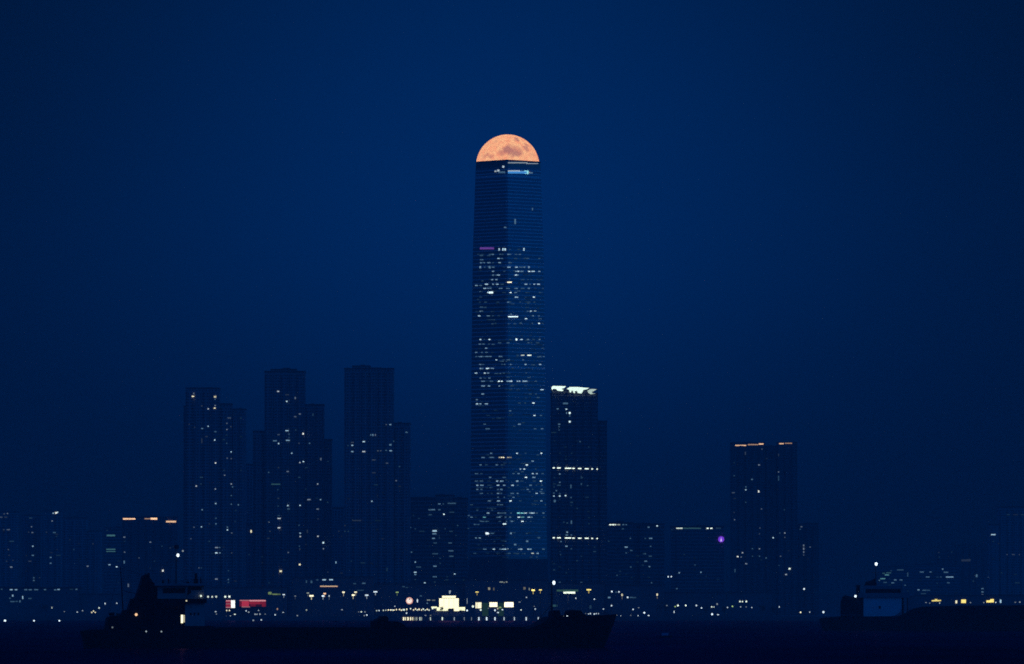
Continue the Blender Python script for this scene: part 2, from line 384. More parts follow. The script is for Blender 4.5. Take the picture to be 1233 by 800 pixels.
W = '''300.5: 601.4 1.2 .8 0 3,606 1.5 .8 0 3,608.6 1.5 .85 0 3,613.5 1.2 .3,625 5 .3,630.5 1.2 .8 0 3
306.5: 591 4 .35,594 2 .5,604 6 .4,613 5 .5,621 3 .35,625.5 2.5 .4
308: 580 4 .35,589 4 .3
311.5: 600.5 2.5 .7,604.5 3 .4,620.5 4 .3,649 2 .35
313: 580 5 .4
316.5: 579.5 2 .5,583.5 1.5 .5,589 4 .5,594 2 .3,602 3.5 .6,614 4.5 .5
322: 578.5 1.5 .6 0 2.5,584 2 .35,590 2 .5 0 2.5,594.3 2 .5,612.5 4.5 .65,621.5 3 .7,627 4 .4,631 2 .5,636.5 1.5 .6 0 2.2
327: 594 2.3 .6,607.5 2 .3,622.5 6 .8,628 4 .5,637 2.5 .9,641.5 4 .8,649 2.5 .6
331.5: 594 2 .5,600.5 3 .7,598 2 .4,622 5 .85
337: 593 2.5 .6,598 2 .6,612.5 5 .75,629 5 .3,635.5 1.5 .3,639.5 1.5 .3
338.5: 580 5 .4
340: 612.6 7 1.05 1
342.5: 586 3.5 .8,594 1.6 .6,599 3 .7,605 4 .3,633 3 .7,638 1.5 .4,643 2 .7,648 3 .8
344: 574 3 .6,579 3 .4
347.5: 584 3 .7,588 2 .5,591 2 .5,602 8 .5,611.5 5 .6,621 4.5 .7,629 5 .35,636.5 2 .5,645 5 .3,653.3 1.4 .3
352.5: 591.5 5 1.0 0 2,588 2 .8,605 10 .25,614.5 2 1.0,620.5 3 .5,635 6 .25,650 3 .3
358: 621.5 4 .75,635 8 .22,642.5 2 1.0,579 3 .25
364: 578 2 .25,585 3 .3,600 3 .25,613 6 .5,626 2 .3,635 8 .3,643 2 .3
370: 580 4 .35,585 2 .25
375: 580 4.5 .6,635 2 .4,639 2.5 .8,644 2.5 .8
378.5: 615 1.6 .5
380.5: 577.5 3 .8,588.5 4 .5,594 2 .3,601 3 .25,641.5 2 .5,648.5 2 .4
381.6: 617.5 13 1.1 0 1.1
384: 633 2.6 .9,641 6 .4,650 4 .35
389.5: 626.5 2.4 .45,640.5 1.5 .4,648.7 1.8 1.0,653 2 .3,597 2 .25
404.5: 628 2 .2,638 2 .2
409: 578.8 2 .8,589.7 2 .9,614 2 .3,621.5 1.6 1.05 0 2.4,627.5 3 .8,635.5 2.5 .5,642 3 .3,649.3 2 .5,583.5 1.5 .3
413: 602 4.5 .5,611.5 3 .4,636 2 .4,639.5 1.5 .3,647 4 .3
414.5: 578 2.5 .45,582.5 3 .4,589 2 .3
419.5: 585.7 2.5 .6,653 3 .3
424.5: 586 3 .4,573.7 2.5 .5,580.7 2 .4
428: 629 4 .7 6,637 5 1.0 6,623 3 .3
429.5: 580 8 .5,588 9 .45,602 8 .5,574 2.5 .35,650 3 .4,654.3 2 .4
433.5: 598 1.8 .8,607 2 .3,612 3.5 .4,629.5 2 .4
439: 578.5 2.5 .5,582 2 .35,605 2 .3,608 1.5 .4,614.5 1.5 .5,632.5 2 .7,650 2.6 .7
444: 580 5 .7,587.5 4 .9,593 4 .6,617 4 .2
449.5: 573.5 2.5 .8,583 5 .85,588 2 .6,607 3 .3,612 5 .3
455.5: 579 2 .5,584 3 .3,589.5 2.5 .45
459.3: 601 2 1.0,604.5 1.5 1.0,613 8 .8,624 5.5 .85,632 7 .9,645 2.5 .35,582 5 .7,592 4 .4
465: 602.5 4.5 .7,615.5 4 .3,582 5 .6,589 2.5 .6
469.5: 652.3 4 .8,624 6 .25
474.7: 605 5 .6,638 4 .3,645 2 .3,581.5 3 .6
481.5: 574.5 2 .5
485.5: 642 2.6 1.0,625 3 .3,632 2 .3
486.5: 574.7 2.5 .8,578.7 2 .65,586 3.6 .7
495: 614 2.3 .45,583 3 .15
500.5: 643.2 2.3 .9,614 5 .25,651 2.5 .4,588 4 .2
511: 625 3.2 .6,584 3 .4
516.5: 587.5 6 .6,644 3 .4,652.4 3 .5
546: 591.7 2.5 .5,622.2 1.8 .9,632.5 2 .3,651.5 2 1.0
551: 582 4 .5,592 7 .5,604.4 8 .95 1,613 6 .6 1
555.5: 641 3 .6
560: 634 2.4 1.0,579 2.2 .5,586 3 .3,598.5 2.5 .5,606 6 .3
565: 626.3 1.8 .7,631 2 .9,644.8 1.5 .3
570.5: 574 4 .4,580 2.5 .3,618 2.5 .4,624 2.5 .5,641 2 .8,646 2 .7,653 3 .35
575: 590.5 2.5 .5,607.5 4 .35,633 2.6 1.0,642.5 3.5 .6
579.5: 574 4 .4,580 4 .4,589 5 .25,599 2.5 .7,604.5 5 .8,622.5 2.6 .7,628 4 .3,651 2.4 1.0,643 4 .3
584.5: 575 2 .7,580.5 4 .6,590 7 .25,600 3 .8,607.5 3 .6,617 3 .8,623 2 .35,638.5 3 .5,645.5 1.5 .3,652 2 .35
589.5: 575 2 .5,580 2 .4,600 2 .4,604 3 .5,629 6 .25,635 2.5 .5,652 2.5 .45,641 1.5 .3
594.3: 580 4 .4,590 8 .3,600 2.6 .6,605 5 .4,616.5 5 .5,623 2 .5,645.8 2.3 .75,652 2 .5,654.3 1.5 .4
599: 600 2 .4,607.6 1.5 .35,618 2.3 .5
603.4: 614.5 2.5 1.0,589.5 3.4 .5,600.5 3.6 .65,626 3 .3,645 6 .25,651.5 2.6 .6
608: 568 3 .3,600 2 .4,604 4 .4,656.3 1.6 .3
614.5: 575 2.3 .3,593 2 .3
618: 588 3 .7,604.5 12 .5,615 1.5 .4,624 3 1.0 4,628.3 4 .8 4,632.5 3 .85,640 8 .8,646 2 .4,654 2.5 .5
621: 564.5 2.5 .4
623: 568 2.5 .5,573 2 .2,583.5 3 .65 4,600.5 6 .6,609 2 .4,614 2 .5,624.5 3 .95,629 4 .6 4,636.5 3 .8,640 2 .5,654.3 2 .3
628: 584 12 .4,602.3 3 .3,610 1.5 .4,616 2.5 .5,628.7 2.5 1.0,633 1.5 .3,638.5 1.5 .3
631.2: 607.7 4 1.0
636.5: 563.5 3 .3
642.5: 587 4 1.05 5 2.4,593 4 .4,615 1.5 .6 0 2,634 2 .3
648: 573.5 2 .5,578 2.4 .6,600 6 .2,648.5 3 .35
652: 634.5 2.5 .5 0 2,609 2 .3
656: 620 2.4 .5 0 2
661.5: 584 4.5 .5,595 2.4 .8,603 3 .5,606.5 4 .7,610 4 .8,626 6 .8,637 6 .7,654 3 .4
666.5: 572 3 .3,613 3 .35,620 4 .25,641 2.4 .75 6,647 2.4 .65
671: 645 5 .3,640 2 .2'''
wins = []
for line in W.split('\n'):
    y, rest = line.split(':')
    for q in rest.split(','):
        q = q.split(); x, w_, b_ = map(float, q[:3])
        wins.append((x, float(y), w_*.88, float(q[4]) if len(q) > 4 else 1.12, b_, int(q[3]) if len(q) > 3 else 0))
wins.sort(key=lambda q: -(q[2]*q[3]*(.3+q[4])))
wins = wins[:]
rr = random.Random(31)                                             # dim ceilings seen through the glass, storey by storey
y = 306.4
extra = []
while y < 672:
    if not (391 < y < 407 or 519 < y < 545 or 634 < y < 640):
        for _ in range(rr.choice([2,3,3,4,5,6]) if y < 480 or y > 545 else rr.choice([1,1,2,3])):
            w_ = rr.choice([1.6,2.2,3,4,5,7,10]); x = rr.uniform(575 if y < 590 else 571, 652)
            extra.append((x, y+rr.choice([0,0,.6]), w_, .9, rr.choice([.16,.18,.2,.22,.25,.3,.36]), 0))
    y += 4.93
wins += extra
split = []                                                         # long lit strips are broken up by blinds and partitions
for (x, yy, w_, h_, b_, k_) in wins:
    n_ = int(w_/1.9) if (w_ > 3.4 and b_ < 1.0) else 1
    for j in range(n_):
        if n_ > 1 and rr.random() < .13: continue
        split.append((x-w_/2+w_*(j+.5)/n_, yy, w_/n_*(rr.uniform(.55,.92) if n_ > 1 else 1), h_*rr.uniform(.85,1.1), b_*(rr.uniform(.62,1.12) if n_ > 1 else 1), k_))
wins = sorted(split, key=lambda q: -(q[2]*q[3]*(.3+q[4])))
rest = MB(); rm = []
for i, (x, y, w_, h_, b_, wm_) in enumerate(wins):
    mat = lit(b_, wm_)
    if i < 88:
        for (xa, xb) in ([(x-w_/2, x+w_/2)] if abs(x-610) > w_/2 else [(x-w_/2, 609.5), (610.7, x+w_/2)]):
            if xb-xa < .4: continue
            mb = MB(); tower_panel(mb, (xa+xb)/2, y, xb-xa, h_); mb.build('lit_window', mat, tower, TR)
    else:
        if mat not in rm: rm.append(mat)
        rest.cur = rm.index(mat); tower_panel(rest, x, y, w_, h_)
o = rest.build('lit_windows', rm, tower, TR); o['kind'] = 'stuff'
for (x,y,w_,h_,mat,nm,lab) in [
    (623,196.2,23,1.5,lit(.52,5),'crown_light','pale light strip under the roof edge'),(640.5,197.2,14,.9,lit(.55,5),'crown_light',None),
    (622.5,207.9,22,2.4,emit('crown blue light',(.08,.40,1.0),.85),'crown_light','wide blue glowing strip'),
    (618.5,206.1,14,.8,lit(.8,5),'crown_light',None),(628,206.8,5,.8,emit('crown pale blue light',(.30,.65,1.0),1.2),'crown_light',None),
    (632.2,207.6,1.9,3.8,emit('crown cyan light',(.35,.9,1.0),1.3),'crown_light',None),(634.9,207.7,1.8,4,emit('crown cyan lamp',(.35,.9,1.0),1.2),'crown_light',None),(637,208,1.2,2,lit(.5,5),'crown_light',None),
    (604.5,207.6,8,2.0,lit(.38),'crown_light',None),(597,206.5,2,1.8,lit(.6,5),'crown_light',None),(600.4,205.6,2,2.2,lit(.7,5),'crown_light',None),
    (606.3,201,1.8,2.2,lit(.75,5),'crown_light',None),(639.5,208.4,3,1.2,lit(.5),'crown_light',None),
    (640.8,252,1,3,lit(.4),'crown_light',None),(620,267,1.3,6,lit(.45),'crown_light',None),(608.5,274,2.5,1.4,lit(.45),'crown_light',None),
    (586.6,299.3,16.5,2.2,emit('purple sign light',(.30,.10,.62),.55),'purple_sign','dim purple strip of light')]:
    mb = MB(); tower_panel(mb, x, y, w_, h_); o = mb.build(nm, mat, tower, TR)
    if lab: o['label'] = lab

# ------------------------------------------------------------------ ordinary buildings
def building(name, label, D, blocks, wins, mat='tower', group=None, cat='building', bays=True, plant=True, seed=1, base=QZ, crown=()):
    rnd = random.Random(seed)
    xs = [b[0] for b in blocks] + [b[1] for b in blocks]
    R_ = (P((min(xs)+max(xs))/2, 700, D).x, D, base)
    root = empty(name, R_, label, cat, group)
    wall = MB(); bay = MB(); roof = MB(); pr_ = MB(); spans = []; e0 = 0
    for k, b in enumerate(blocks):
        x0, x1, yt = b[:3]; dd = b[3] if len(b) > 3 else 0.0; dep = b[4] if len(b) > 4 else 30.0
        f = D + dd; X0, X1, Z = P(x0,yt,f).x, P(x1,yt,f).x, P((x0+x1)/2,yt,f).z
        e0 += .013
        roof = MB(); pr_ = MB()
        wall.box(X0+e0, X1-e0, f+e0, f+dep-e0, base, Z)
        spans.append((X0, X1, f, Z))
        wd = X1-X0
        # parapet and plant room on the roof
        for a in ((X0-.25,X1+.25,f-.25,f+.15),(X0-.25,X1+.25,f+dep-.15,f+dep+.25),(X0-.25,X0+.15,f+.15,f+dep-.15),(X1-.15,X1+.25,f+.15,f+dep-.15)):
            roof.box(*a, Z-.4, Z+1.1)
        if plant and wd > 14:
            pw = wd*rnd.uniform(.2,.32); pc = X0+wd*rnd.uniform(.35,.65)
            pr_.box(pc-pw/2, pc+pw/2, f+dep*.4, f+dep*.75, Z+.02, Z+rnd.uniform(1.6,2.6))
        roof.build('parapet', M['roofing'], root, R_)
        if pr_.v: pr_.build('plant_room', M['roofing'], root, R_)
        if bays and wd > 9:
            nb = max(1, round(wd/9.0)); st = wd/nb
            for j in range(nb):
                c = X0+(j+.5)*st; bw = st*.29
                bay.box(c-bw, c+bw, f-1.6, f-.002, base, Z-3.2)
                spans.append((c-bw, c+bw, f-1.6, Z-3.2))
                # balcony rails at every third storey on the bay
    wall.build('wall', M[mat], root, R_)
    if bay.v: bay.build('bay_windows', M[mat], root, R_)
    def front(px, py):
        best = None
        for (a, c, f, Z) in spans:
            p = P(px, py, f)
            if a-.4 <= p.x <= c+.4 and p.z <= Z+.3 and (best is None or f < best): best = f
        if best is None:
            best = min(s[2] for s in spans)
        return best
    def panel(x, y, w_, h_, b_, wm_, nm='lit_window', mat_=None):
        x = min(max(x, min(xs)+w_/2), max(xs)-w_/2)
        f = min(front(x-w_/2, y), front(x, y), front(x+w_/2, y)); p = P(x, y, f-.3); s_ = mpp(f)
        return bx(nm, mat_ or lit(b_, wm_), root, R_, p.x-w_*s_/2, p.x+w_*s_/2, f-.3, f-.04, p.z-h_*s_/2, p.z+h_*s_/2)
    for q in wins:
        x, y, b_ = q[:3]; w_ = q[3] if len(q) > 3 else 1.7; home = mat in ('tower','concrete') and rnd.random() < .5; wm_ = q[4] if len(q) > 4 else 0; h_ = q[5] if len(q) > 5 else 1.35
        if home and wm_ == 0: wm_ = 8
        if mat in ('tower','concrete'): b_ *= .9; w_ *= .9
        panel(x, y, w_, h_, b_, wm_)
    for q in crown:
        panel(*q[:4], q[4], q[5], nm=q[6] if len(q) > 6 else 'crown_light')
    return root, panel
def dim(seed, x0, x1, y0, y1, n_, lo=.12, hi=.3, cols=None):
    r = random.Random(seed); out_ = []
    cx = cols or [x0+(x1-x0)*(i+.5)/max(2,int((x1-x0)/6.5)) for i in range(max(2,int((x1-x0)/6.5)))]
    for _ in range(n_*2//5):
        out_.append((r.choice(cx)+r.uniform(-.5,.5), y0+round(r.uniform(0,(y1-y0))/3.7)*3.7, r.uniform(lo,hi)*.85, r.choice([1.4,1.8,2.6,3.4])))
    return out_

# three slim residential clusters left of the supertall
building('residential_tower', 'leftmost tall residential tower, lower stepped wing on its right, scattered cream windows', 7300,
  [(223.5,264,468,0,34),(221,223.4,490,3,28),(264,279,487,5,28),(279,295.5,493.5,9,26)],
  [(232.3,477.5,1.0,3,1),(233.3,474,.5),(259,478,.8,3,1,2),(259,481,.4),(258.5,491.7,.9,2.6,1),(259,488.5,.5),(250.7,492.5,.8),(243,489,.3),(250.7,513.5,.8),(243.5,516.2,.5,2.6),(259.3,520,.4,3),(258.5,530,.9),(259.5,557.7,.95),(259.3,589,.6),(236.3,585.5,.8),(276,503.5,.32,5),(273.2,510,.4),(273.2,517.3,.5),(278,514,.3),(273,524,.25),(273,534,.35),(278.3,544.3,.8),(273.5,552,.4),(278.5,552.5,.35),(270.5,572.5,.5),(278.5,583,.6),(280,586.5,.45),(242.5,575,.3,4),(242,583,.3),(243,531,.22,1.6,0,6),(259.7,606.5,.75),(278.5,597,.4),(278.5,607.3,.45),(287,608,.5),(243.4,614,.55),(242.5,634.5,.8),(233.5,635,.4),(260,631,.5),(260,624.3,.4),(252,631,.25),(273.8,635,.5),(273.8,638.3,.9),(279,642,.4),(283,628,.25),(260.8,659.5,.55,4),(264.5,659.5,.45),(260.5,666,.95,3),(264.7,666,.6),(239.5,684,.35),(242.5,684,.3),(252,652,.3),(260.5,697.5,.55,3.5),(275,698,.45),(275,701.5,.35),(275,687.3,.3),(229.8,649,.35),(279,666,.3)]
  + dim(3,224,294,500,700,40), 'tower', 'residential towers left of the supertall', 'tower block', seed=2)
building('residential_tower', 'second residential tower from the left, shoulders stepping down on both sides, scattered bluish windows', 7400,
  [(318.5,367,448,0,34),(304.5,318.4,520,5,28),(367.1,390,488,4,28),(390.1,399.5,530,8,26),(326,357,445.5,8,18)],
  [(335,471.5,.75,2.6),(345.3,483.5,.95),(355.5,479.5,.45,1.6,0,2.6),(345.7,475.5,.25,5),(361,498.7,.45,3),(355.5,502,.4,3),(376.8,499.5,.3,1.4,0,3),(345.5,518.8,.8,4),(348,523,.4),(348,527,.3),(335.5,523.5,.35,3),(365,522.5,1.0,2,0,2),(356,518,.3),(331,531,.5,5),(335.5,534.3,.9),(346.5,530.5,.65,5),(360,534,.3),(372.7,534,.45),(351.3,546,.75),(365.3,556,.95),(361,557.2,.7),(386.3,553,.4,2,0,3),(346.5,568,.45,3),(323.5,569,.4),(360.3,575,.3,3),(332,583.3,.35,12,4),(382.5,583,.65),(334.5,590,.3),(335,609.7,.3),(346.5,609,.9),(347.5,613,.4,3.4),(361.3,608.7,.9),(372,601.8,.55,4.5),(386,601.8,.65),(382.5,613.3,.5,3),(336,624.5,.75,4),(336,635.8,.85,3.6),(335.5,621,.3,3),(324,629,.4),(325,640,.3),(361.5,642.3,.8),(361.5,646.3,.75),(360,632.7,.35),(370,640,.25,1.5,0,4),(382.8,646,.85),(389.3,653.7,1.0,2,0,2),(389.5,661,.55),(347,665.5,.45),(361,680,.95,2.5,1,1.8),(360.5,658,.35),(361,661.5,.3),(338,688,.95,3,1,2),(324,702,.25),(383,625,.25),(394.5,605,.3)]
  + dim(5,306,398,530,700,42), 'tower', 'residential towers left of the supertall', 'tower block', seed=4)
building('residential_tower', 'broad residential tower nearest the supertall, dark and unlit in its upper half', 7350,
  [(414.5,474,444.5,0,36),(474.1,494,510.5,6,30),(424,446,441.5,10,16)],
  [(470,511.5,.6,2.6),(465,511.5,.35),(446.5,524,.45,1.6,0,2.2),(449,524,.55,1.6,0,2.4),(452,524,.45,1.4,0,2.2),(438,532,.9,3),(424.2,536.5,.75,2.4),(424.2,533,.3,4),(419,536.7,.3),(424.2,544,.65,3),(438,544,.75,4),(470,535.8,.5,3,0,2),(474,531.5,.35),(489.5,520.7,.45,3),(455,543,.32,2.4),(458.5,543,.32),(465,542.5,.4,2),(470.5,543,.65,3.4),(466,558,.35,3),(450,554,.3,5),(450,569.5,.25,5),(481,562,.35),(477,579,.45),(447.7,603.8,.8),(389.3+30,640,.3),(404.5+25,627,.2,12),(455,627,.18,8),(414.6,633,.25),(414.6,640,.3),(452.5,584,.2,5),(423,676,.25),(437,678,.25,6),(466,686,.2,2,0,4)]
  + dim(7,416,492,560,692,46,.1,.2), 'tower', 'residential towers left of the supertall', 'tower block', seed=6)
building('office_block', 'wide dark mid-rise block touching the left foot of the supertall', 7440,
  [(492,524,600,0,30),(524.1,547,597,2,30),(547.1,563,600.5,0,30)],
  [(529,607,.45,3),(533.7,607,.3),(544,606.3,.35,10),(520,614,.45,8),(529,614,.35,3),(534.5,619.5,1.0),(518,620,.3,4),(544,617,.25,6),(493.5,635.3,.4,3),(500,637,.25),(508,640,.2,6),(523.3,639.5,.75,5,0,2),(523,643,.5,5),(522,648.5,.5,3.5),(524,654,.3,4),(529,648,.25),(542,654,.35,4),(549,645,.2),(543,663.5,.38,6),(543.5,670,.35,5),(524,667,.32,7),(530,672.5,.25),(495.5,665,.4),(500,677,.6),(504,683,.3,6),(500,689.3,.75,3),(500,692,.5,2.4),(500,698,.25),(523.7,682,.5,4),(530,678.5,.25),(523.5,694.7,.4,5),(523.5,701,.25),(523.7,708,.3,2.4),(511.5,702,.75,1.9),(547.5,691.3,.75),(543,640,.25,4),(536,637,.25),(551,633,.3)]
  + dim(9,494,562,606,705,40,.1,.24), 'office', None, 'office block', bays=False, seed=8)

# the slab with the glowing crown, right of the supertall
hotel, panel = building('crowned_tower', 'dark tower with a brilliant greenish-white lit crown, right beside the supertall', 7400,
  [(663,720,474.5,0,40),(720.1,731,508,8,34),(664,712,470,9,22)],
  [(681,486,.4,6,0,2),(671.5,492.5,.45,2.4),(682,493,.85,2),(686,497.5,1.0,2,0,2.2),(682.3,497.5,.5,1.2,0,2),(686,501,.4),(686,508,.95,2,0,2),(673.3,511,.45,2.6),(673.3,514,.35),(673.3,518,.3),(667,521,.2,6),(698.5,532,.35),(674,571,.55),(674,581,.45),(673,584.5,.3,4),(700,583,.3,1.6,0,2.6),(700,575,.25,1.6,0,3),(670,591,.45),(667,594,.35),(667,597.5,.75),(674,597.5,.85),(674,595,.35),(681,597,.9),(687.5,599.3,.35),(668,603.5,.4,2.4,0,3),(687.5,586,.35,1.6,0,4.5),(688,629,.4,1.6,0,4),(683,630,.28),(683,641,.65),(682.5,644.5,.45,3),(688,644.5,.4),(675.5,652.3,.45),(682,658,.6,2.6),(688,661,.3),(679,629,.25),(707.5,585,.3),(707,599,.22,4),(675,668,.25),(700,670,.2),(682,690,.2),(674,701.5,.35,2.6),(674,704.5,.35,3),(700,701.8,.4,2.4),(716,659,.22)]
  + dim(11,664,719,520,690,70,.16,.32), 'glasstower', None, 'skyscraper', bays=True, seed=10, plant=False)
for (y, s_) in ((563.5, 1), (647.7, 1)):
    for x, w_ in ((666.8,2.6),(673,4.6),(684,8),(690.5,3),(698,4.2),(706.5,4.8),(713,2),(719,1.6)):
        panel(x, y+(x-664)*.028*(1 if y < 600 else .6), w_*.95, 1.25, 1.05, 6)
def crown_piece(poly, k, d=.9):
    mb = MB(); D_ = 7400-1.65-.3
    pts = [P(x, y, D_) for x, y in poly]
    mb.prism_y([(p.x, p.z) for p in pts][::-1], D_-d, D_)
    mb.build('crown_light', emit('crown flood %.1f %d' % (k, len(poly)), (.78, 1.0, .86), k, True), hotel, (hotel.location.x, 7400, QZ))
CRM = []
for poly, k in [
    ([(664,466.2),(666,465),(681.5,465.2),(679,467.6),(676,468.3),(678.8,470.2),(676.5,471.3),(671.5,470.6),(669,468.4),(665.6,468.6),(665.2,470.2),(664.3,469)],1.6),
    ([(682.5,468.5),(686,466.2),(696,466.2),(702.3,466.9),(709.5,467.4),(706,469.2),(702.6,469.6),(700.2,474.0),(695.5,473.4),(695,471),(692,471.2),(692.4,473.6),(690.6,473.4),(689.5,470.4),(688.4,470.4),(687.6,472.8),(686,472.6),(685.3,469.6)],1.5),
    ([(707.2,470.6),(711,468.6),(718.6,468.9),(714.5,471.4),(712.5,472),(713.6,473.8),(716.8,474.2),(711,475),(708.4,473.2)],.75)]:
    crown_piece(poly, k)
for x in (664.5,674,683,690,698,706,713,719):                     # steel frame that carries the crown
    p = P(x, 470, 7400-1.7)
    bx('crown_fin', M['dsteel'], hotel, (hotel.location.x,7400,QZ), p.x-.35, p.x+.35, 7400-1.6, 7400+3, p.z-9, P(x,467.5,7400).z)

# right of the centre
building('office_block', 'low office block right of the crowned tower, short greenish light bar on its roof', 7600,
  [(728,762,630,0,40),(762.1,800,631.5,5,40),(770,792,633,2,10)],
  [(735,632,1.0,2.6,6),(738.3,632,1.0,2.6,6),(741,632,.85,2,6),(745,632,.55,3,6),(750.5,632,.4,2.4),(754,632,.4),(791.3,633.5,.9),(781,635,.45,2.4),(750,637,.3,2.4),(759,648.5,.35),(783.5,648.5,.5,4),(777,648.5,.3),(754,659,.6,3.6),(754,666,.35),(760,663,.35,3),(783.5,658,.35),(777,667,.35),(783,670,.28,4),(777.5,676,.45,3.4),(782,682.5,.5),(759.5,683,.35),(743,693,.3),(733,652,.25),(784.5,702,.35),(775,667,.25)]
  + dim(13,730,798,640,700,22,.1,.22), 'office', None, 'office block', bays=False, seed=12)
tb, panel = building('office_block', 'pale-edged office block with a violet glowing emblem at its top right', 8000,
  [(808,872,634.5,0,40),(815,868,636,-2,2)],
  [(818,636.3,.8,7.5,6),(833,636.3,.28,22,4),(852,636.4,1.0,2.4,6),(856.5,636.4,1.0,2.6,6),(865,636.2,.25,6),(805+4,638,.2),(824,668,.2),(837,680.5,.3),(818,690,.6),(844,689.3,.55),(815,709,.4)]
  + dim(15,812,868,650,700,18,.1,.2), 'glasstower', None, 'office block', bays=False, seed=14)
p = P(868.4, 649.6, 7997)
mb = MB(); mb.tube((p.x,7996.0,p.z),(p.x,7997.8,p.z),3.6*mpp(8000),3.6*mpp(8000),16)
o = mb.build('violet_emblem', emit('violet emblem light',(.25,.06,.95),.95), tb, (tb.location.x,8000,QZ))
mb = MB(); p2 = P(868.4, 650, 7995); mb.prism_y([(p2.x-1.0,p2.z-2.0),(p2.x+1.0,p2.z-2.0),(p2.x+.5,p2.z+.5),(p2.x,p2.z+2.4),(p2.x-.5,p2.z+.5)],7995.4,7995.9)
mb.build('emblem_core', emit('emblem core light',(.75,.55,1.0),1.3), o, (tb.location.x,8000,QZ))
building('residential_tower', 'tall dim tower at the right with two orange light strips along its roof', 8500,
  [(880,921,533.8,0,36),(921.1,936,538,5,28),(936.1,960,533.2,0,36)],
  [(917.5,541,.35),(897.5,546,.3,1.5,0,4),(937.5,548,.25,1.4,0,3),(884,557.5,.25),(914,560,.5,2.6),(884,573,.35),(905.5,577.5,.5,2.2),(937.5,568.5,.45),(937.5,576,.35,1.4,0,6),(898,590,.85),(898,586.5,.45),(913.5,592,1.0,1.7,0,2.4),(883,593.5,.32,4),(898,605,.32),(884,617.2,.22),(917,613,.4),(884.5,626,.45),(915,636,.35),(944.5,614,.28),(945,642,.6),(945,647.3,.35),(931,647.7,.95),(939,642,.35),(914.5,643,.3),(914.5,661,.55),(906,661,.38),(914.5,670,.38),(906,670,.32),(922.5,672,.45),(940,670,.4),(888.3,670.5,1.0,2.4),(894,665.8,.8),(892.5,671,.45),(898.5,679,.55,2.6),(885,687.3,.35,1.6,0,4),(950.7,685,1.0,2.6,6,2),(946.5,692,.65,2.6),(938,681,.3)]
  + dim(17,881,959,545,690,26,.1,.2), 'concrete', None, 'tower block', seed=16,
  crown=[(892,536.6,13.5,1.3,.85,3,'roof_light'),(907,535.6,13,1.2,.6,3,'roof_light'),(916.5,534.8,5.5,1.5,.9,3,'roof_light'),(941,534.4,5.5,1.5,.8,3,'roof_light'),(949.5,534,8.5,1.2,.55,3,'roof_light')])
building('residential_tower', 'small dim block at the right foot of the tower with the orange roof strips', 8600,
  [(960.5,986,631,0,30)],
  [(965,634.5,.45,2.4),(963.5,637.5,.35),(967.7,657,.5,1.6,0,2),(967.7,661,.55,1.6,0,2.4),(967.7,665,.45,1.6,0,2.4),(967.7,668.5,.35),(975.5,659,.38)]
  + dim(19,962,984,640,700,8,.1,.2), 'concrete', None, 'tower block', seed=18, plant=False)

# far right
building('office_block', 'faint mid-rise block with dim teal windows directly above the right-hand ship house', 9300,
  [(1058,1098,683,0,40)],
  [(1084,686.5,.32,8),(1068,692.5,.5,5,4),(1063,697,.5,6,4),(1073,687.5,.25),(1078,698.5,.45,3),(1085,698.5,.42,3.5),(1075,702,.4,3.4),(1093,692,.32,1.4,0,5),(1090,705,.35),(1058.5,699,.4),(1066,701.5,.3,4),(1070,690,.28,6,4),(1064,690.6,.3,3,4)]
  + dim(21,1060,1097,686,712,14,.14,.26), 'office', None, 'office block', bays=False, seed=20)
building('office_block', 'faint block with rows of bluish windows, fourth building from the right edge', 9400,
  [(1102,1156,680,0,40)],
  [(1110,689,.4,5),(1120.5,689,.42,2.6),(1135,685.5,.55),(1139,689.3,.4,5.5),(1117,695,.4,4.5),(1133,695,.3),(1143.5,695,.6,9),(1142,702,.35,3),(1106,710.5,.55,2.4),(1113,711,.35,5),(1118,711,.32,4),(1112,715,.25,6)]
  + dim(23,1104,1154,684,716,14,.12,.24), 'office', None, 'office block', bays=False, seed=22)
building('residential_tower', 'faint bluish tower, third building from the right edge', 9700,
  [(1128,1150,664,0,30),(1150.1,1191,657,4,30)],
  [(1163,675,.25,12,0,2.4),(1146,665,.25),(1130.5,665.5,.25),(1131,671,.2),(1176,693.5,.5,2.2,0,3.4),(1172,700,.3),(1167,674,.22,4),(1183,709,.5,3),(1183,713,.5,3),(1183,716.3,.42,2.6)]
  + dim(25,1130,1189,668,705,12,.1,.2), 'concrete', None, 'tower block', seed=24)
building('residential_tower', 'dark tower cut off by the right edge, single bright window high on its left', 9000,
  [(1191,1203,632,0,30),(1203.1,1245,611,3,34)],
  [(1196,644,.85,6,0,1.3),(1220,668,.3,18),(1214,620,.22,4),(1196,652,.2),(1223,620,.18,6),(1231,620,.2,4),(1206,690,.2),(1225,702,.2,6)]
  + dim(27,1193,1232,640,705,10,.1,.2), 'tower', None, 'tower block', seed=26)

# far left
building('residential_tower', 'tower block cut off by the left edge of the photo', 8700,
  [(-14,20,617,0,34)],
  [(5,619,.35),(9,618.5,.45),(1,623,.32,4),(7,623,.25,4),(10,638,.4,4),(4.5,638,.28),(14,652,.28,6),(10,662,.32),(11,669,.25),(13.5,683,.55,3),(15.5,675,.22),(8,676,.2)]
  + dim(29,0,19,625,705,12,.1,.2), 'tower', 'low towers at the far left', 'tower block', seed=28)
building('residential_tower', 'narrow tower block with one bright column of windows, second from the left edge', 8800,
  [(27,49,621,0,34)],
  [(37,624,.3,4),(38,634.5,.45),(39,641.5,.45,2.4),(34.5,641,.25),(39.5,658,.8),(39.5,669,.5,3),(36,676,.28,4),(40.7,696,.45),(40.7,699.2,.5),(47.5,696,.25)]
  + dim(31,28,48,625,705,10,.1,.2), 'tower', 'low towers at the far left', 'tower block', seed=30)
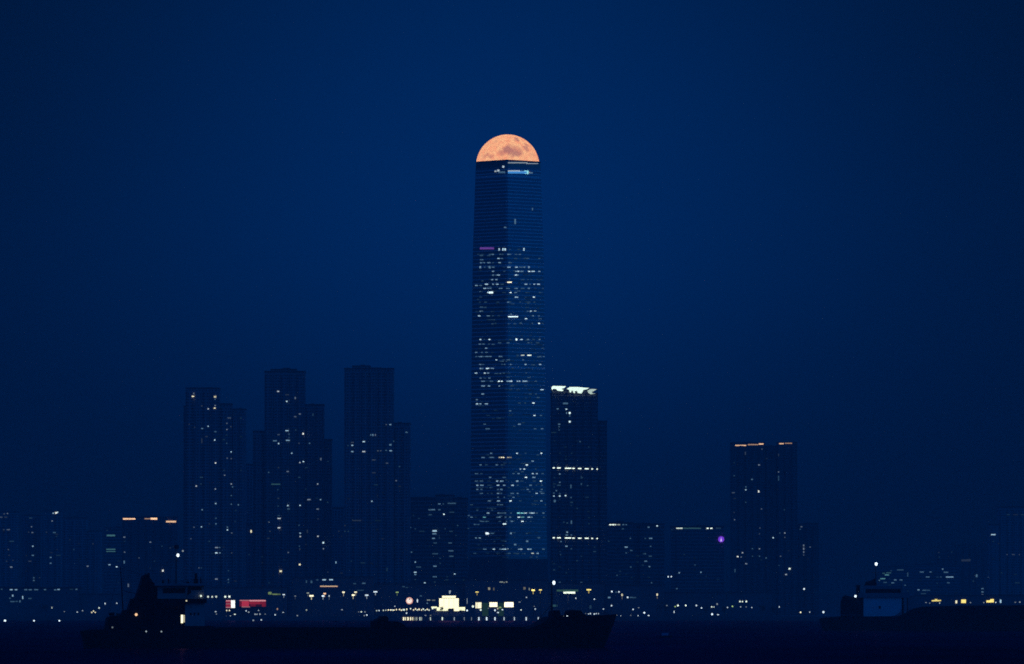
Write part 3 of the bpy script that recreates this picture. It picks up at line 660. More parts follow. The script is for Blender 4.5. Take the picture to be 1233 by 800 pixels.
building('residential_tower', 'narrow far left tower block with bright white lights at its roof corner', 8750,
  [(50.5,73,616,0,34)],
  [(64,618.2,.75),(67.6,617.8,1.0,2.8,0,2),(69.2,617,.9),(62.7,627.5,.5),(65.5,641.5,.38,4),(68,646,.25,2.5),(61,671.5,.55,2.3),(61,678.5,.5,2.3),(71,669,.22,6),(56,641,.22)]
  + dim(33,52,72,625,705,10,.1,.2), 'tower', 'low towers at the far left', 'tower block', seed=32)
building('residential_tower', 'dark low block with hardly any lit window, left of the teal-striped one', 8900,
  [(76,104,624,0,30),(104.1,121,640,4,30)],
  [(89,662,.3),(105.5,682,.5,2.4),(112,655,.2),(84,650,.18)] + dim(35,78,119,640,705,12,.1,.18), 'tower', 'low towers at the far left', 'tower block', seed=34)
building('office_block', 'low block with three teal stripes of light near its top left', 8600,
  [(125,147,636,0,34)],
  [(133.5,645,.42,10,4,2),(133.5,661.6,.38,11,4,1.2),(133.5,664.2,.36,11,4,1.2),(131.8,680.3,.65,2.4),(140.5,682.7,.85,1.9),(129,617+22,.2)] + dim(37,126,146,650,705,6,.1,.2), 'office', None, 'office block', bays=False, seed=36)
building('residential_tower', 'low tower block with three short orange lights along its roof', 8300,
  [(147.1,214,623.3,0,36)],
  [(149.7,647,.5,2.6),(150,652,.25),(150,665,.45),(149.5,677,.5,1.7,0,3.4),(154.5,705,.45,1.8,0,4),(181,653,.5,2.2),(167.5,672,.35),(196,687.3,1.0,2.2,0,2.2),(195,658,.28),(205,660,.25),(186,676,.22)] + dim(39,149,212,640,705,14,.1,.2),
  'concrete', None, 'tower block', seed=38,
  crown=[(155.5,625,15,1.7,.95,3,'roof_light'),(178,624.8,8,1.3,.55,3,'roof_light'),(185.3,624.8,8,2.2,1.0,3,'roof_light'),(206,628.3,12,2.0,.85,3,'roof_light')])
building('residential_tower', 'dark mid-rise block filling the gap between the two left residential towers', 7700,
  [(296,304,560,0,30),(290,312,632,-90,30)],
  [(302.4,640,.95,1.8,1,3),(300,668,.2),(306,652,.2)], 'tower', None, 'tower block', bays=False, seed=40, plant=False)
building('residential_tower', 'dark mid-rise block between the second and third residential towers', 7720,
  [(398,416,612,0,30)],
  [(404.5,677.5,.65,1.6,0,2.4),(408,640,.2)] + dim(41,400,415,620,690,6,.1,.2), 'tower', None, 'tower block', bays=False, seed=42, plant=False)

# waterfront podiums and terminals
building('waterfront_terminal', 'long low dark terminal at the left, rows of small windows behind the wheelhouse ship', 7170,
  [(-20,95,708.5,0,60),(95.1,148,716,5,50)],
  [(2,709.8,.3),(13.5,710.3,.65,3.4),(19.3,710.3,.6,3),(31,710.3,.42,3.6),(36.5,710.3,.42,4),(43.5,710.2,.42,4.6),(54.2,710.2,.42,2.6),(66.5,706.6+3.8,.42,3),(70.5,710,.62,3),(92,709.8,.42,2.4),(86,709.8,.22,4),(15.3,717.4,.65,1.6,0,2.2),(12,720.5,.35),(15,724.6,.35,5),(20,724.4,.3,3),(24,724.3,.38,1.6,0,2.4),(27.3,719.6,.7,1.2,0,3.6),(36,720.8,.28,4)],
  'dark_concrete', None, 'terminal', bays=False, seed=44, plant=False)
building('waterfront_terminal', 'low dark terminal carrying the red screens, lamps along its gallery', 7180,
  [(236,345,708,0,60)],
  [(250.5,718.8,.85,1.9,6,2),(255.5,718.8,.8,1.7,6,2),(260.3,718.7,.8,1.9,6,2),(271.2,718.7,1.0,2,6,2),(276.2,718.6,1.0,2.2,6,2.2),(325,714.5,.5,4,7,3),(331,715.8,.5,6,7,1.5),(336,715.8,.4,4,7,1.4)],
  'dark_concrete', None, 'terminal', bays=False, seed=46, plant=False)
building('podium', 'low dark podium with a thin orange light bar along its front', 7200,
  [(352,450,696,0,60)],
  [(390.3,698.4,.75,4.2),(398.7,698.3,.75,4.6),(382,698.5,.3,2.5),(396,706.2,.75,21,3,1.2),(396,705.9,.6,20,1,.8),(369,700.6,.32,1.6,0,3),(375,700.8,.35,2,0,3),(427,703,.3,3),(438,702.6,.4,4),(434,711,.25,8)],
  'dark_concrete', None, 'podium', bays=False, seed=48, plant=False)
building('podium', 'long low podium at the foot of the supertall', 7210,
  [(450.5,560,704,8,60),(560.1,660,699,0,60),(660.1,728,703,4,60)],
  [(603.5,701,.5,4,6,1.2),(607,701.6,.4,2,6,1.2),(610,701,.45,2,6,1.4),(589,709,.5,2.4,1,3),(594.6,709.5,.3,1.6,1,3),(631.5,708.6,.35,2.6,1,3),(637.3,709.6,.45,1.2,6,3),(486,706.6,.3,3),(490,707.6,.25,3),(506.7,717.8,.35,2.6),(516,722.8,.45,4,6,1.4),(522,723,.35,4,6,1.4),(514.5,726.6,.45),(668,729.5,.28,6,4,2.4),(711,731,.25,2.4,0,4)],
  'dark_concrete', None, 'podium', bays=False, seed=50, plant=False)
building('podium', 'low dark podium right of the anchored ship, dotted with small lamps', 7230,
  [(728.5,800,705,0,60),(800.1,930,714,6,60)],
  [(733.5,719.7,.5,3,0,1.8),(760,719.6,.35,4),(764,719.8,.28,4),(742,713.2,.35,2),(803,729.3,.4)],
  'dark_concrete', None, 'podium', bays=False, seed=52, plant=False)
building('warehouse', 'low dark quayside warehouse with yellow lit openings, behind the right-hand ship', 7150,
  [(1096,1250,717.5,0,60)],
  [(1126.5,723.6,.9,9,2,1.3),(1127,722.2,.8,3,2,1.4),(1131,723.3,.8,4,2,1.4),(1160.3,724.2,.95,5.6,2,4.2),(1190.8,724.4,.95,6,2,2.6),(1194.5,723.6,.95,4.4,2,4),(1204.8,724.2,.75,1.8,0,4),(1151.5,725,.9,2,1,3.4)],
  'dark_concrete', None, 'warehouse', bays=False, seed=54, plant=False)

# ------------------------------------------------------------------ waterfront: screens, pavilion, signs
def place(px, py, D): return P(px, py, D)
def screen(name, label, x0, x1, y0, y1, D, stripes, cat='billboard'):
    a, b_ = P(x0, y1, D), P(x1, y0, D); R_ = ((a.x+b_.x)/2, D, QZ)
    root = empty(name, R_, label, cat)
    bx('frame', M['dsteel'], root, R_, a.x-.4, b_.x+.4, D+.05, D+1.6, a.z-.4, b_.z+.4)
    pw = (b_.x-a.x)
    mb = MB()
    for k in (.12, .5, .88): mb.tube((a.x+pw*k, D+.9, QZ), (a.x+pw*k, D+.9, a.z-.4), .35)
    mb.build('legs', M['dsteel'], root, R_)
    for (u0,u1,v0,v1,c,s_) in stripes:
        mt = emit('screen %s %.2f' % (name, s_), c, s_, True)
        bx('screen_panel', mt, root, R_, a.x+pw*u0, a.x+pw*u1, D-.12, D+.02, a.z+(b_.z-a.z)*v0, a.z+(b_.z-a.z)*v1)
    return root
RED, PNK, DRD = (.62,.03,.05), (1.0,.38,.42), (.28,.012,.02)
screen('red_screen', 'small red lit screen with a white panel on its right end', 272, 283, 723, 732.3, 7165,
  [(0,.54,.86,1,PNK,.75),(0,.54,.62,.85,RED,.5),(0,.54,.46,.61,PNK,.32),(0,.54,.16,.45,RED,.55),(0,.54,0,.15,PNK,.5),(.55,1,0,1,(1,1,.96),1.5)])
screen('red_screen', 'long red lit screen with a pale top stripe on the dark terminal', 288.5, 320, 722.6, 731.6, 7166,
  [(0,.36,.86,1,PNK,.5),(.37,1,.80,1,PNK,.85),(0,.08,.14,.85,RED,.25),(.081,.36,.14,.85,(.75,.05,.09),.72),(.081,.40,0,.13,PNK,.4),(.37,.8,.42,.79,RED,.5),(.81,1,.42,.79,RED,.38),(.41,.62,.14,.41,DRD,.6),(.63,.84,.12,.41,(.05,.004,.006),.6),(.85,1,.1,.41,DRD,.8)])

# floodlit pavilion, the light on its walls given as panels that emit
PD = 7120.0
def box_px(mb, x0, x1, y0, y1, D, dep):
    a, b_ = P(x0,y1,D), P(x1,y0,D); mb.box(a.x, b_.x, D, D+dep, a.z, b_.z)
pr = (P(540.5,740,PD).x, PD, QZ)
pav = empty('lit_pavilion', pr, 'brilliant cream floodlit pavilion with a stepped roof, walls made to glow, on the waterfront', 'pavilion')
glowm = emit('pavilion glazing', (1.0, .94, .60), 1.9, True); glow2 = emit('pavilion annex floodlit glow', (.98, 1.0, .62), 1.6, True)  # both materials are floodlight on the walls, put in as emission
core = MB(); box_px(core, 528.6, 552.6, 720.3, 743.4, PD+.6, 14); box_px(core, 532, 549.2, 717.4, 720.25, PD+2.0, 10); box_px(core, 519, 560, 731, 743.4, PD+1.2, 10)
core.build('wall', M['greywhite'], pav, pr)
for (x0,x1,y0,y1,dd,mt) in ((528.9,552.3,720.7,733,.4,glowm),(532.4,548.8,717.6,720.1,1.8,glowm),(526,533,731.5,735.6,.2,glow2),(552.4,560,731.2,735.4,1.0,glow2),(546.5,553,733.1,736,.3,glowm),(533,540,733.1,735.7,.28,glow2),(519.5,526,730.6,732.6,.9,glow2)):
    mb = MB(); box_px(mb, x0, x1, y0, y1, PD+dd, .18); mb.build('glazing', mt, pav, pr)  # glow panels standing in for the floodlight on the walls
mb = MB()
for x in (534.5, 540.5, 546.5):
    box_px(mb, x-.12, x+.12, 720.7, 733, PD+.2, .15)
mb.build('mullions', M['steel'], pav, pr)
mb = MB(); box_px(mb, 528.2, 553, 720.1, 720.55, PD+.1, 15); box_px(mb, 531.6, 549.6, 717.0, 717.4, PD+1.4, 11); mb.build('roof', M['greywhite'], pav, pr)
mb = MB(); a = P(541.2,717,PD+6); c = P(541.2,711.2,PD+6); mb.tube(a, c, .16); mb.build('flagpole', M['steel'], pav, pr)
mb = MB(); a = P(541,715.4,PD+5.9); c = P(543,711.4,PD+5.9); mb.prism_y([(a.x,a.z),(a.x+.9,a.z+.3),(c.x,c.z),(a.x-.6,c.z)],PD+5.85,PD+5.95); mb.build('glowing_flag', lit(.62,5), pav, pr)  # flag cloth given a glow of its own

def booth(label, x0, x1, y0, y1, warm, b_, D=7110):
    a, c = P(x0,y1,D), P(x1,y0,D); R_ = ((a.x+c.x)/2, D, QZ)
    r = empty('lit_booth', R_, label, 'booth', 'glowing booths right of the pavilion')
    bx('wall', M['greywhite'], r, R_, a.x, c.x, D, D+6, QZ, c.z)
    bx('roof', M['dsteel'], r, R_, a.x-.5, c.x+.5, D-.7, D+6.4, c.z+.01, c.z+.35)
    bx('glazing', lit(b_, warm), r, R_, a.x+.3, c.x-.3, D-.2, D-.02, a.z, c.z-.25)
booth('yellow lit booth, nearest of three to the pavilion', 572.3, 580, 725.3, 732.6, 1, 1.0)
booth('cream lit booth, middle of the three right of the pavilion', 589, 599.2, 725.2, 731, 1, 1.1)
booth('bright cream lit booth, farthest of three from the pavilion', 607, 618.6, 725, 731.2, 1, 1.2)
D_ = 7113.0
for (x0,x1) in ((580.6,588.4),(600,606.4)):
    a, c = P(x0,732,D_), P(x1,726,D_); R_ = ((a.x+c.x)/2, D_, QZ)
    r = empty('hoarding', R_, 'dim green glowing hoarding between the ' + ('first and second' if x0 < 590 else 'second and third') + ' glowing booths', 'hoarding', 'green glowing hoardings between the booths')
    bx('glow_panel', emit('hoarding green glow', (.10,.30,.16), .12), r, R_, a.x, c.x, D_, D_+.3, QZ, c.z)  # green light on the wall put in as a panel that emits
    bx('frame', M['dsteel'], r, R_, a.x, c.x, D_-.1, D_+.4, c.z+.01, c.z+.3)
# round sign
D_ = 7105.0; p = P(493, 723.6, D_); R_ = (p.x, D_, QZ)
r = empty('round_sign', R_, 'round pinkish-white lit sign with a dark mark at its top', 'sign')
mb = MB(); mb.tube((p.x,D_,p.z),(p.x,D_+.8,p.z),4.2*mpp(D_),4.2*mpp(D_),28); mb.build('disc', emit('round sign pink', (1.0,.50,.40), 1.0), r, R_)
mb = MB(); mb.tube((p.x-.2,D_-.12,p.z),(p.x-.2,D_-.02,p.z),3.1*mpp(D_),3.1*mpp(D_),24); mb.build('disc_face', emit('round sign white', (1.0,.86,.74), 1.35), r, R_)
mb = MB(); mb.prism_y([(p.x-.7,p.z+1.0),(p.x+1.0,p.z+1.3),(p.x+.9,p.z+2.2),(p.x-.3,p.z+2.3)],D_-.25,D_-.14); mb.build('mark', emit('round sign mark', (.42,.16,.12), .5), r, R_)
mb = MB(); mb.tube((p.x,D_+.4,QZ),(p.x,D_+.4,p.z-3.3),.3); mb.build('post', M['dsteel'], r, R_)
# bright canopy
D_ = 7150.0; a, c = P(678.5,715,D_), P(692.6,712,D_); R_ = ((a.x+c.x)/2, D_, QZ)
r = empty('lit_canopy', R_, 'wide flat canopy with a brilliant greenish-white light under it', 'canopy')
bx('roof', M['dark_concrete'], r, R_, P(668,0,D_).x, P(703,0,D_).x, D_+.5, D_+9, P(680,710,D_).z, P(680,709,D_).z)
mb = MB()
for x in (670,684,701):
    q = P(x,712,D_+5); mb.tube((q.x,D_+5,QZ),(q.x,D_+5,P(680,710,D_).z),.4)
mb.build('columns', M['dark_concrete'], r, R_)
bx('light', emit('canopy light', (.86,1.0,.80), 1.7, True), r, R_, a.x, c.x, D_, D_+1.5, P(680,715,D_).z, P(680,712.6,D_).z)
bx('glow_strip', emit('canopy glow', (.22,.62,.42), .16), r, R_, P(670,0,D_).x, P(696,0,D_).x, D_+.6, D_+2, P(680,712.4,D_).z, P(680,710.2,D_).z)  # dim glow above the light, put in as an emissive strip

# ------------------------------------------------------------------ lamps
ORD = 'first second third fourth fifth sixth seventh eighth ninth tenth eleventh twelfth thirteenth fourteenth fifteenth sixteenth seventeenth eighteenth nineteenth twentieth twenty-first twenty-second twenty-third twenty-fourth twenty-fifth twenty-sixth twenty-seventh twenty-eighth'.split()
def lamp(px, py, b_, D, label, group, warm=5, w_=2.0, h_=2.0, name='street_lamp', cat='lamp', base=QZ):
    p = P(px, py, D); R_ = (p.x, D, base); s_ = mpp(D)*.86; b_ *= .92
    mb = MB(); mb.tube((p.x, D, base), (p.x, D, p.z), .14, .08, 6)
    hw = w_*s_/2; mb.cur = 1
    mb.ball(p, hw, 8, 6, h_/w_)
    o = mb.build(name, [M['dsteel'], lit(b_, warm)], None, R_)
    return tag(o, label, cat, group)
def lamps(noun, where, items, D, name='street_lamp', cat='lamp'):
    items = sorted(items)
    for i, q in enumerate(items):
        x, y, b_ = q[:3]; warm = q[3] if len(q) > 3 else 5; w_ = q[4] if len(q) > 4 else 1.9; h_ = q[5] if len(q) > 5 else w_
        lamp(x, y, b_, D + (i*37 % 11) - 5, '%s from left of the %s %s' % (ORD[i], noun, where), '%s %s' % (noun, where), warm, w_, h_, name, cat)
lamps('small lamps', "left of the wheelhouse ship",
  [(62.5,732,.75,6,1.4,2.6),(77.5,736.6,.45,5,2.2,1.2),(93,737.2,.75),(99.5,735.6,.62),(110.5,737.6,.85,1,2),(112.6,736,.95,1),(114.6,737.6,.85,1),(119.3,732.2,.95,6,2.2),(126.5,727,.9,5,1.6,2.4),(140.6,726.6,.8,5,1.8)], 7045)
lamps('small lamps', 'below the red screens',
  [(251.5,743,.8,5,1.7,2),(258.3,743.2,.7,5,1.6),(259.7,736.8,.8,5,2.4,1.6),(260.6,739.6,.45),(273,735.3,.95,1,2.1),(276.2,735.3,.95,1,2.1),(277.5,742.3,.85,5,1.7,2.2),(282.8,740,.9,6,2.6,1.8),(272.4,742.4,.4),(290,743.3,.4,5,3,1.2),(296.4,735.8,.85,5,1.7,2),(299.4,737.3,.65,5,2.2,1.8),(307.2,739.8,.7,5,2),(309.4,739.8,.65,5,1.8),(313,739.7,.7,5,2),(311.3,735.2,.6),(319.3,739.7,.45),(331.3,740.5,.95),(334,733.6,.65,3,2,2.8),(341,737.6,.7,5,2.6,1.4)], 7040)
lamps('small lamps', "right of the red screens",
  [(358,744.8-3,.6,5,2.2),(358.7,747.2-4.6,.4,5,2.4,1.2),(369,734.8,.62,6,2.2),(411.8,734.4,.62,5,2.8,1.4),(412.6,743.2,.85,5,1.9,2.6),(433.3,743,.9,5,1.9,2.4),(435,737,.85,6,2.4,2),(438.8,741.6,.6),(441.7,740.8,.9,5,2,2.3),(431.8,737,.4),(439.4,737,.55)], 7040)
lamps('pale lamps', "strung left of the pavilion",
  [(453.5,735.5,.65,6,2.4,2),(456.4,735.4,.9),(461.6,735.2,.85,6,2),(464.6,735,.7,6,2),(467.6,734.7,1.05,1,2.1),(470.3,734.7,1.05,1,2.1),(472.2,734.7,1.0,6,2),(474.2,734.8,1.05,1,2.1),(477.3,734.3,1.0,1,1.9,2.3),(481.2,734.2,1.0,1,2.2),(483.4,735,1.0,1,2),(485.6,734.4,1.0,6,2,2.4),(487,734.6,1.0,6,1.8,2.6),(489.8,733.9,1.0,1,1.7,2.8),(494.4,733.2,1.0,6,1.8,2),(498,734.6,.95,1,2),(500.3,733.4,1.0,1,2,2.2),(502.4,734.6,1.0,6,1.9),(504.6,734,1.05,1,2,3),(507.6,734.6,.95,1,1.9,2.4),(509.6,733.6,1.0,6,1.8,2.6),(512,734.8,.95,6,1.9),(514.4,734,1.0,1,2.2,2.4),(516.6,734.8,.95,6,1.8,2.2)], 7042)
lamps('small lamps', "around pavilion and booths",
  [(475.5,730.3,.7,5,1.7),(489.6,738.4,.95,5,2,2.4),(502.6,723.6,.9,5,1.9,5.2),(512.4,741.2,.55,5,2.6,1.6),(518.5,741.2,.42,6,2.6,1.3),(521,733,1.0,6,2.2),(562.4,735.3,1.05,5,2.6),(569.5,730.5,1.0,6,3.4,3.2),(578.8,734.6,1.0,6,2.6),(588,732.6,.4),(596,735,1.0,5,2.4,2.8),(599.6,737.8,1.0,5,3,1.8),(605,734.4,.9,5,2.4,2),(599.3,733,.75,1,2),(602,731.7,.65,7,4.5,2.2),(625.6,725.2,.5,5,3.4,1.2),(627.4,734.6,.85,6,2),(634,719.5,.7,5,2.4,1.7),(644.5,733.5,.85,5,1.9,2.2),(643.3,730.3,.5,5,1.4)], 7040)  # the wide lime item is lit foliage, put in as a glowing lamp
lamps('small lamps', "beside the ship's bow",
  [(715.7,721.7,.9),(693.4,720.5,.85,5,1.7,2.2),(726.5,733.6,.8),(736.4,729.5,.95,5,2.2),(736.8,712.5,1.05,5,2.4,2.8),(745.3,712.9,.95,5,2.1,2.3),(755.8,719.5,1.0,5,2.4,2.6),(762.3,734,.9,5,2),(769,732,.5,5,2.4,1.3),(775.8,738,1.1,5,2.5),(781,741.6,1.0,5,2.3),(768.5,741.8,.85,5,1.8,2.1),(759.5,741.2,.4),(747.5,742.2,.8,5,1.6,2.1),(742.2,740.8,.85),(739.5,741,.95,5,1.8,2.6),(737,743,.85)], 7045)
lamps('small lamps', "in the middle right gap",
  [(803,729.4,.5,5,2.2,1.4),(813,730.6,.8,7,2.4,1.7),(816.3,729.3,1.1,6,2.6),(825.8,729.3,1.05,6,2.3,2.5),(838.5,729.3,.95,5,2.3),(844.7,732.3,.95,5,2.1),(811.7,737,.85,5,1.6,3.2),(805.7,743.2,.75,5,1.7),(857,731,.95,6,2.2),(859.6,731,.85,6,1.6),(863.5,727.6,.55,5,2.4),(857.5,739.8,1.1,5,2.7,3),(864.5,740.3,.85,5,3.4,1.6),(876,731.7,.75,5,1.9),(882,730.3,.9,7,2.2),(891,724.5,1.0,6,2.3),(894,724.6,.95,6,2.2),(898.6,724.5,1.05,6,2.5),(891.8,731,.7,5,1.7),(898.5,731,.5,5,1.6),(905.2,731.7,.8,5,1.7)], 7045)
lamps('small lamps', "left of the barge",
  [(938.3,731,.8,5,1.7,2.2),(964,737.5,1.05,1,2.3,2.4),(975,737.3,.7),(968.2,709.4,1.05,5,2.5),(805-1,694.6,.95,5,1.7,2.4),(808.3,694.6,.95,5,1.9,2.5)][:4], 7045)
lamps('pale lamps', "behind the barge",
  [(1115,725.8,.5,5,2.6,1.4),(1119.5,726.5,.42),(1131.5,726.4,.65),(1168.5,725.8,.5),(1184.6,725.8,.5),(1199,725.6,.85,5,1.8),(1222.5,725.4,.42,5,2.4,1.6),(1228,725.2,.6,5,2)], 7045)
for i, (x, y, b_) in enumerate([(804.6,694.6,.95),(808.3,694.6,.95)]):
    lamp(x, y, b_, 7236, 'bright white lamp on a tall mast, %s of a close pair' % ('left' if i == 0 else 'right'), 'pair of white lamps above the right podium', 5, 2, 2.4, 'mast_lamp', 'lamp')

# tall mast lights with a flat head
def mast(px, py, b_, warm, label, w_=4.2, h_=1.6, D=7090, tail=3.0):
    p = P(px, py, D); R_ = (p.x, D, QZ); s_ = mpp(D)
    r = empty('high_mast_light', R_, label, 'mast light', 'tall mast lights along the waterfront')
    mb = MB(); mb.tube((p.x,D,QZ),(p.x,D,p.z-h_*s_/2),.35,.18,8); mb.build('pole', M['dsteel'], r, R_)
    hw = w_*s_/2
    mb = MB(); mb.prism([(p.x-hw,D-1),(p.x+hw,D-1),(p.x+hw,D+1),(p.x-hw,D+1)], p.z-h_*s_/4, p.z+h_*s_/2)
    mb.build('lamp_head', lit(b_, warm), r, R_)
    mb = MB(); mb.prism([(p.x-hw*.22,D-.4),(p.x+hw*.22,D-.4),(p.x+hw*.22,D+.4),(p.x-hw*.22,D+.4)], p.z-(h_/2+tail)*s_, p.z-h_*s_/4-.02)
    mb.build('glowing_bracket', lit(b_*.6, warm), r, R_)  # bracket glows by itself, dimmer than the head
for q in [(341.7,716.4,.85,5,'white mast light above the right end of the long red screen',2.8,1.7),
  (355.5,718.1,.42,5,'dim white mast light between the red screen and the orange light bar',2.2,1.7),
  (375,718,1.05,1,'wide yellowish mast light just left of the orange light bar',5.0,2.6),
  (370.8,714.5,.55,6,'faint greenish mast light left of the orange light bar, above a brighter yellow one',3,1.5),
  (391,715.3,.95,3,'orange-white mast light directly under the orange light bar',3,2.2),
  (389,718.2,1.0,5,'white mast light directly under the left half of the orange light bar',2.8,2.4),
  (396.3,718.3,.7,5,'thin white mast light under the right half of the orange light bar',1.4,2.6),
  (413.6,713.7,.95,1,'round cream mast light alone right of the orange light bar',2.9,2.6),
  (428.2,713.5,.9,1,'upper of two cream mast lights right of the orange light bar',3,2.2),
  (425.3,717.1,1.05,1,'lower and brighter of two cream mast lights right of the orange light bar',3.4,2.6),
  (441.6,717.2,.85,5,'oval white mast light left of the T-shaped one',4,2.2),
  (452,713,.95,5,'T-shaped white mast light left of the round pink sign',4.6,1.8),
  (478.2,713.6,.7,7,'greenish T-shaped mast light left of the round pink sign',3.4,1.6),
  (574.4,713.2,.95,2,'yellow T-shaped mast light above the booth nearest the pavilion',3.6,1.4),
  (642,711.2,1.1,2,'brightest yellow mast light in front of the supertall foot',4,2.6),
  (650.7,710.8,.95,2,'yellow mast light just right of the brightest one, below the supertall right edge',3.4,1.8),
  (709,710.6,1.0,2,'wide yellow T-shaped mast light right of the bright canopy',5.4,2.0),
  (749,717,.7,1,'tall dim cream mast light right of the ship bow',2,3.6),
  (791.3,716.6,.85,1,'slim warm white mast light on a tall pole, right of the bow',1.6,3.4)]:
    mast(q[0],q[1],q[2],q[3],q[4],q[5],q[6])
# slim lit pole beside the pavilion
lamp(562.5, 724, .62, 7118, 'slim white lit pole between the pavilion and the booths', None, 5, .9, 9, 'lit_pole', 'lamp post')
# lamps standing on the sea wall, upright tubes
seaw = [(486,1,.95,2.4),(488.3,1,.8,2),(491.3,1,.95,2.4),(494.4,1,.9,2.2),(497,1,.8,1.8),(499.8,6,.5,1.3),(501.9,6,.6,1.3),(505.6,6,.75,1.7),(507.6,6,.6,1.2),(518.3,6,.7,1.5),(532.6,6,.9,1.7),(547,5,.62,1.5),(559,5,.45,1.2),(567.7,5,.4,1.3),(576.6,5,.85,2.4),(586,5,.95,2.2),(596,5,.9,1.9),(607,5,.75,1.5),(619.3,5,.75,1.6),(633.6,5,.9,1.7),(648.2,5,.8,1.5)]
for i, (x, wmn, b_, w_) in enumerate(seaw):
    D_ = SHORE-1.0; a = P(x, 747.4, D_); c = P(x, 743.2, D_); hw = w_*mpp(D_)/2*.8
    R_ = (a.x, D_, 0)
    mb = MB(); mb.tube((a.x,D_-.5,.3),(a.x,D_-.5,3.5),hw*.9,hw*.9,8); mb.cur = 1
    mb.tube((a.x,D_-.5,-.4),(a.x,D_-.5,.28),hw*1.1,hw*1.1,8)
    o = mb.build('sea_wall_lamp', [lit(b_*1.0, wmn), M['dsteel']], None, R_)
    tag(o, '%s from the left of the upright sea wall lamps' % ORD[i], 'lamp', "upright sea wall lamps")
# green-lit tree patch at the left
D_ = 7060.0; p = P(55, 733, D_)
def tree(px, ytop, wpx, D, label, group, dens=160, mat='leaf'):
    p = P(px, ytop, D); R_ = (p.x, D, QZ); s_ = mpp(D); h = p.z-QZ; rw = wpx*s_/2; rnd = random.Random(int(px*10))
    r = empty('tree', R_, label, 'tree', group)
    mb = MB(); mb.tube((p.x,D,QZ),(p.x+.2,D,QZ+h*.55),.3,.16,7)
    for k in range(4):
        an = rnd.uniform(0,6.28); mb.tube((p.x+.1,D,QZ+h*.4),(p.x+math.cos(an)*rw*.6,D+math.sin(an)*rw*.6,QZ+h*.75),.13,.05,5)
    mb.build('trunk', M['bark'], r, R_)
    mb = MB()
    lobes = [(rnd.uniform(-.55,.55)*rw, rnd.uniform(-.55,.55)*rw, h*rnd.uniform(.5,.85), rw*rnd.uniform(.35,.6)) for _ in range(7)]
    for _ in range(dens):
        lx, ly, lz, lr = rnd.choice(lobes)
        c = Vector((p.x+lx,D+ly,QZ+lz)) + Vector((rnd.gauss(0,.5),rnd.gauss(0,.5),rnd.gauss(0,.4)))*lr
        c.z = min(c.z, QZ+h-.2)
        u = Vector((rnd.uniform(-1,1),rnd.uniform(-1,1),rnd.uniform(-1,1))).normalized()*rnd.uniform(.3,.6); q = u.cross(Vector((rnd.uniform(-1,1),rnd.uniform(-1,1),rnd.uniform(-1,1)))).normalized()*rnd.uniform(.25,.5)
        mb._add([c-u-q*.3, c+q*.8, c+u, c-q*.8], [(0,1,2,3)])
    mb.build('crown', M[mat], r, R_)
for i, (x, yt, wd) in enumerate([(531.5,729.2,4.6),(540.4,731.6,4.2),(545.2,731.4,4.6),(555.6,734,4.4)]):
    tree(x, yt, wd, 7100+i, '%s from the left of the dark trees against the pavilion' % ORD[i], 'dark trees in front of the pavilion')
tree(55, 727, 13, 7060, 'tree on the quay at the far left, beside a small greenish lamp', None, 260)
for i, (x, yt, wd) in enumerate([(795,722,9),(801,726,7),(850,727,11),(872,727,9),(918,727,10),(930,729,8)]):
    tree(x, yt, wd, 7070+i*2, '%s from the left of the dark trees on the shore right of the bow' % ORD[i], 'dark trees on the right shore', 220)

# light buoys and small boats
for i, (x, y, b_, w_) in enumerate([(6,749.6,1.05,2.8),(41,749.2,1.0,2.1),(71.5,748.8,1.0,2.0)]):
    D_ = 6300.0; p = P(x, y, D_); R_ = (p.x, D_, 0); s_ = mpp(D_)
    r = empty('light_buoy', R_, '%s from the left of the white-lit buoys on the water at the far left' % ORD[i], 'buoy', 'white-lit buoys at the far left')
    mb = MB(); mb.tube((p.x,D_,-.4),(p.x,D_,.55),1.2,1.1,12); mb.build('float', M['rust'], r, R_)
    mb = MB()
    for k in range(4):
        an = math.pi/4+k*math.pi/2; mb.tube((p.x+.8*math.cos(an),D_+.8*math.sin(an),.5),(p.x+.15*math.cos(an),D_+.15*math.sin(an),max(1.0,p.z-.3)),.06,.05,5)
    mb.build('frame', M['dsteel'], r, R_)
    mb = MB(); mb.ball((p.x,D_,max(1.2,p.z)), w_*s_/2, 8, 6); mb.build('lamp', lit(b_,5), r, R_)
for i, (x, y, b_) in enumerate([(305,748.4,.55),(314.6,746.6,.7)]):
    D_ = 6500.0; p = P(x, y, D_); R_ = (p.x, D_, 0); s_ = mpp(D_)
    r = empty('light_buoy', R_, ('left' if i == 0 else 'right') + ' of the two faint buoys on the water below the red screens', 'buoy', 'faint buoys below the red screens')
    mb = MB(); mb.tube((p.x,D_,-.4),(p.x,D_,.5),1.1,1.0,12); mb.build('float', M['rust'], r, R_)
    mb = MB()
    for k in range(3):
        an = k*math.pi*2/3; mb.tube((p.x+.7*math.cos(an),D_+.7*math.sin(an),.45),(p.x+.12*math.cos(an),D_+.12*math.sin(an),max(1.0,p.z-.3)),.06,.05,5)
    mb.build('frame', M['dsteel'], r, R_)
    mb = MB(); mb.ball((p.x,D_,max(1.2,p.z)), .75, 8, 6); mb.build('lamp', lit(b_,5), r, R_)
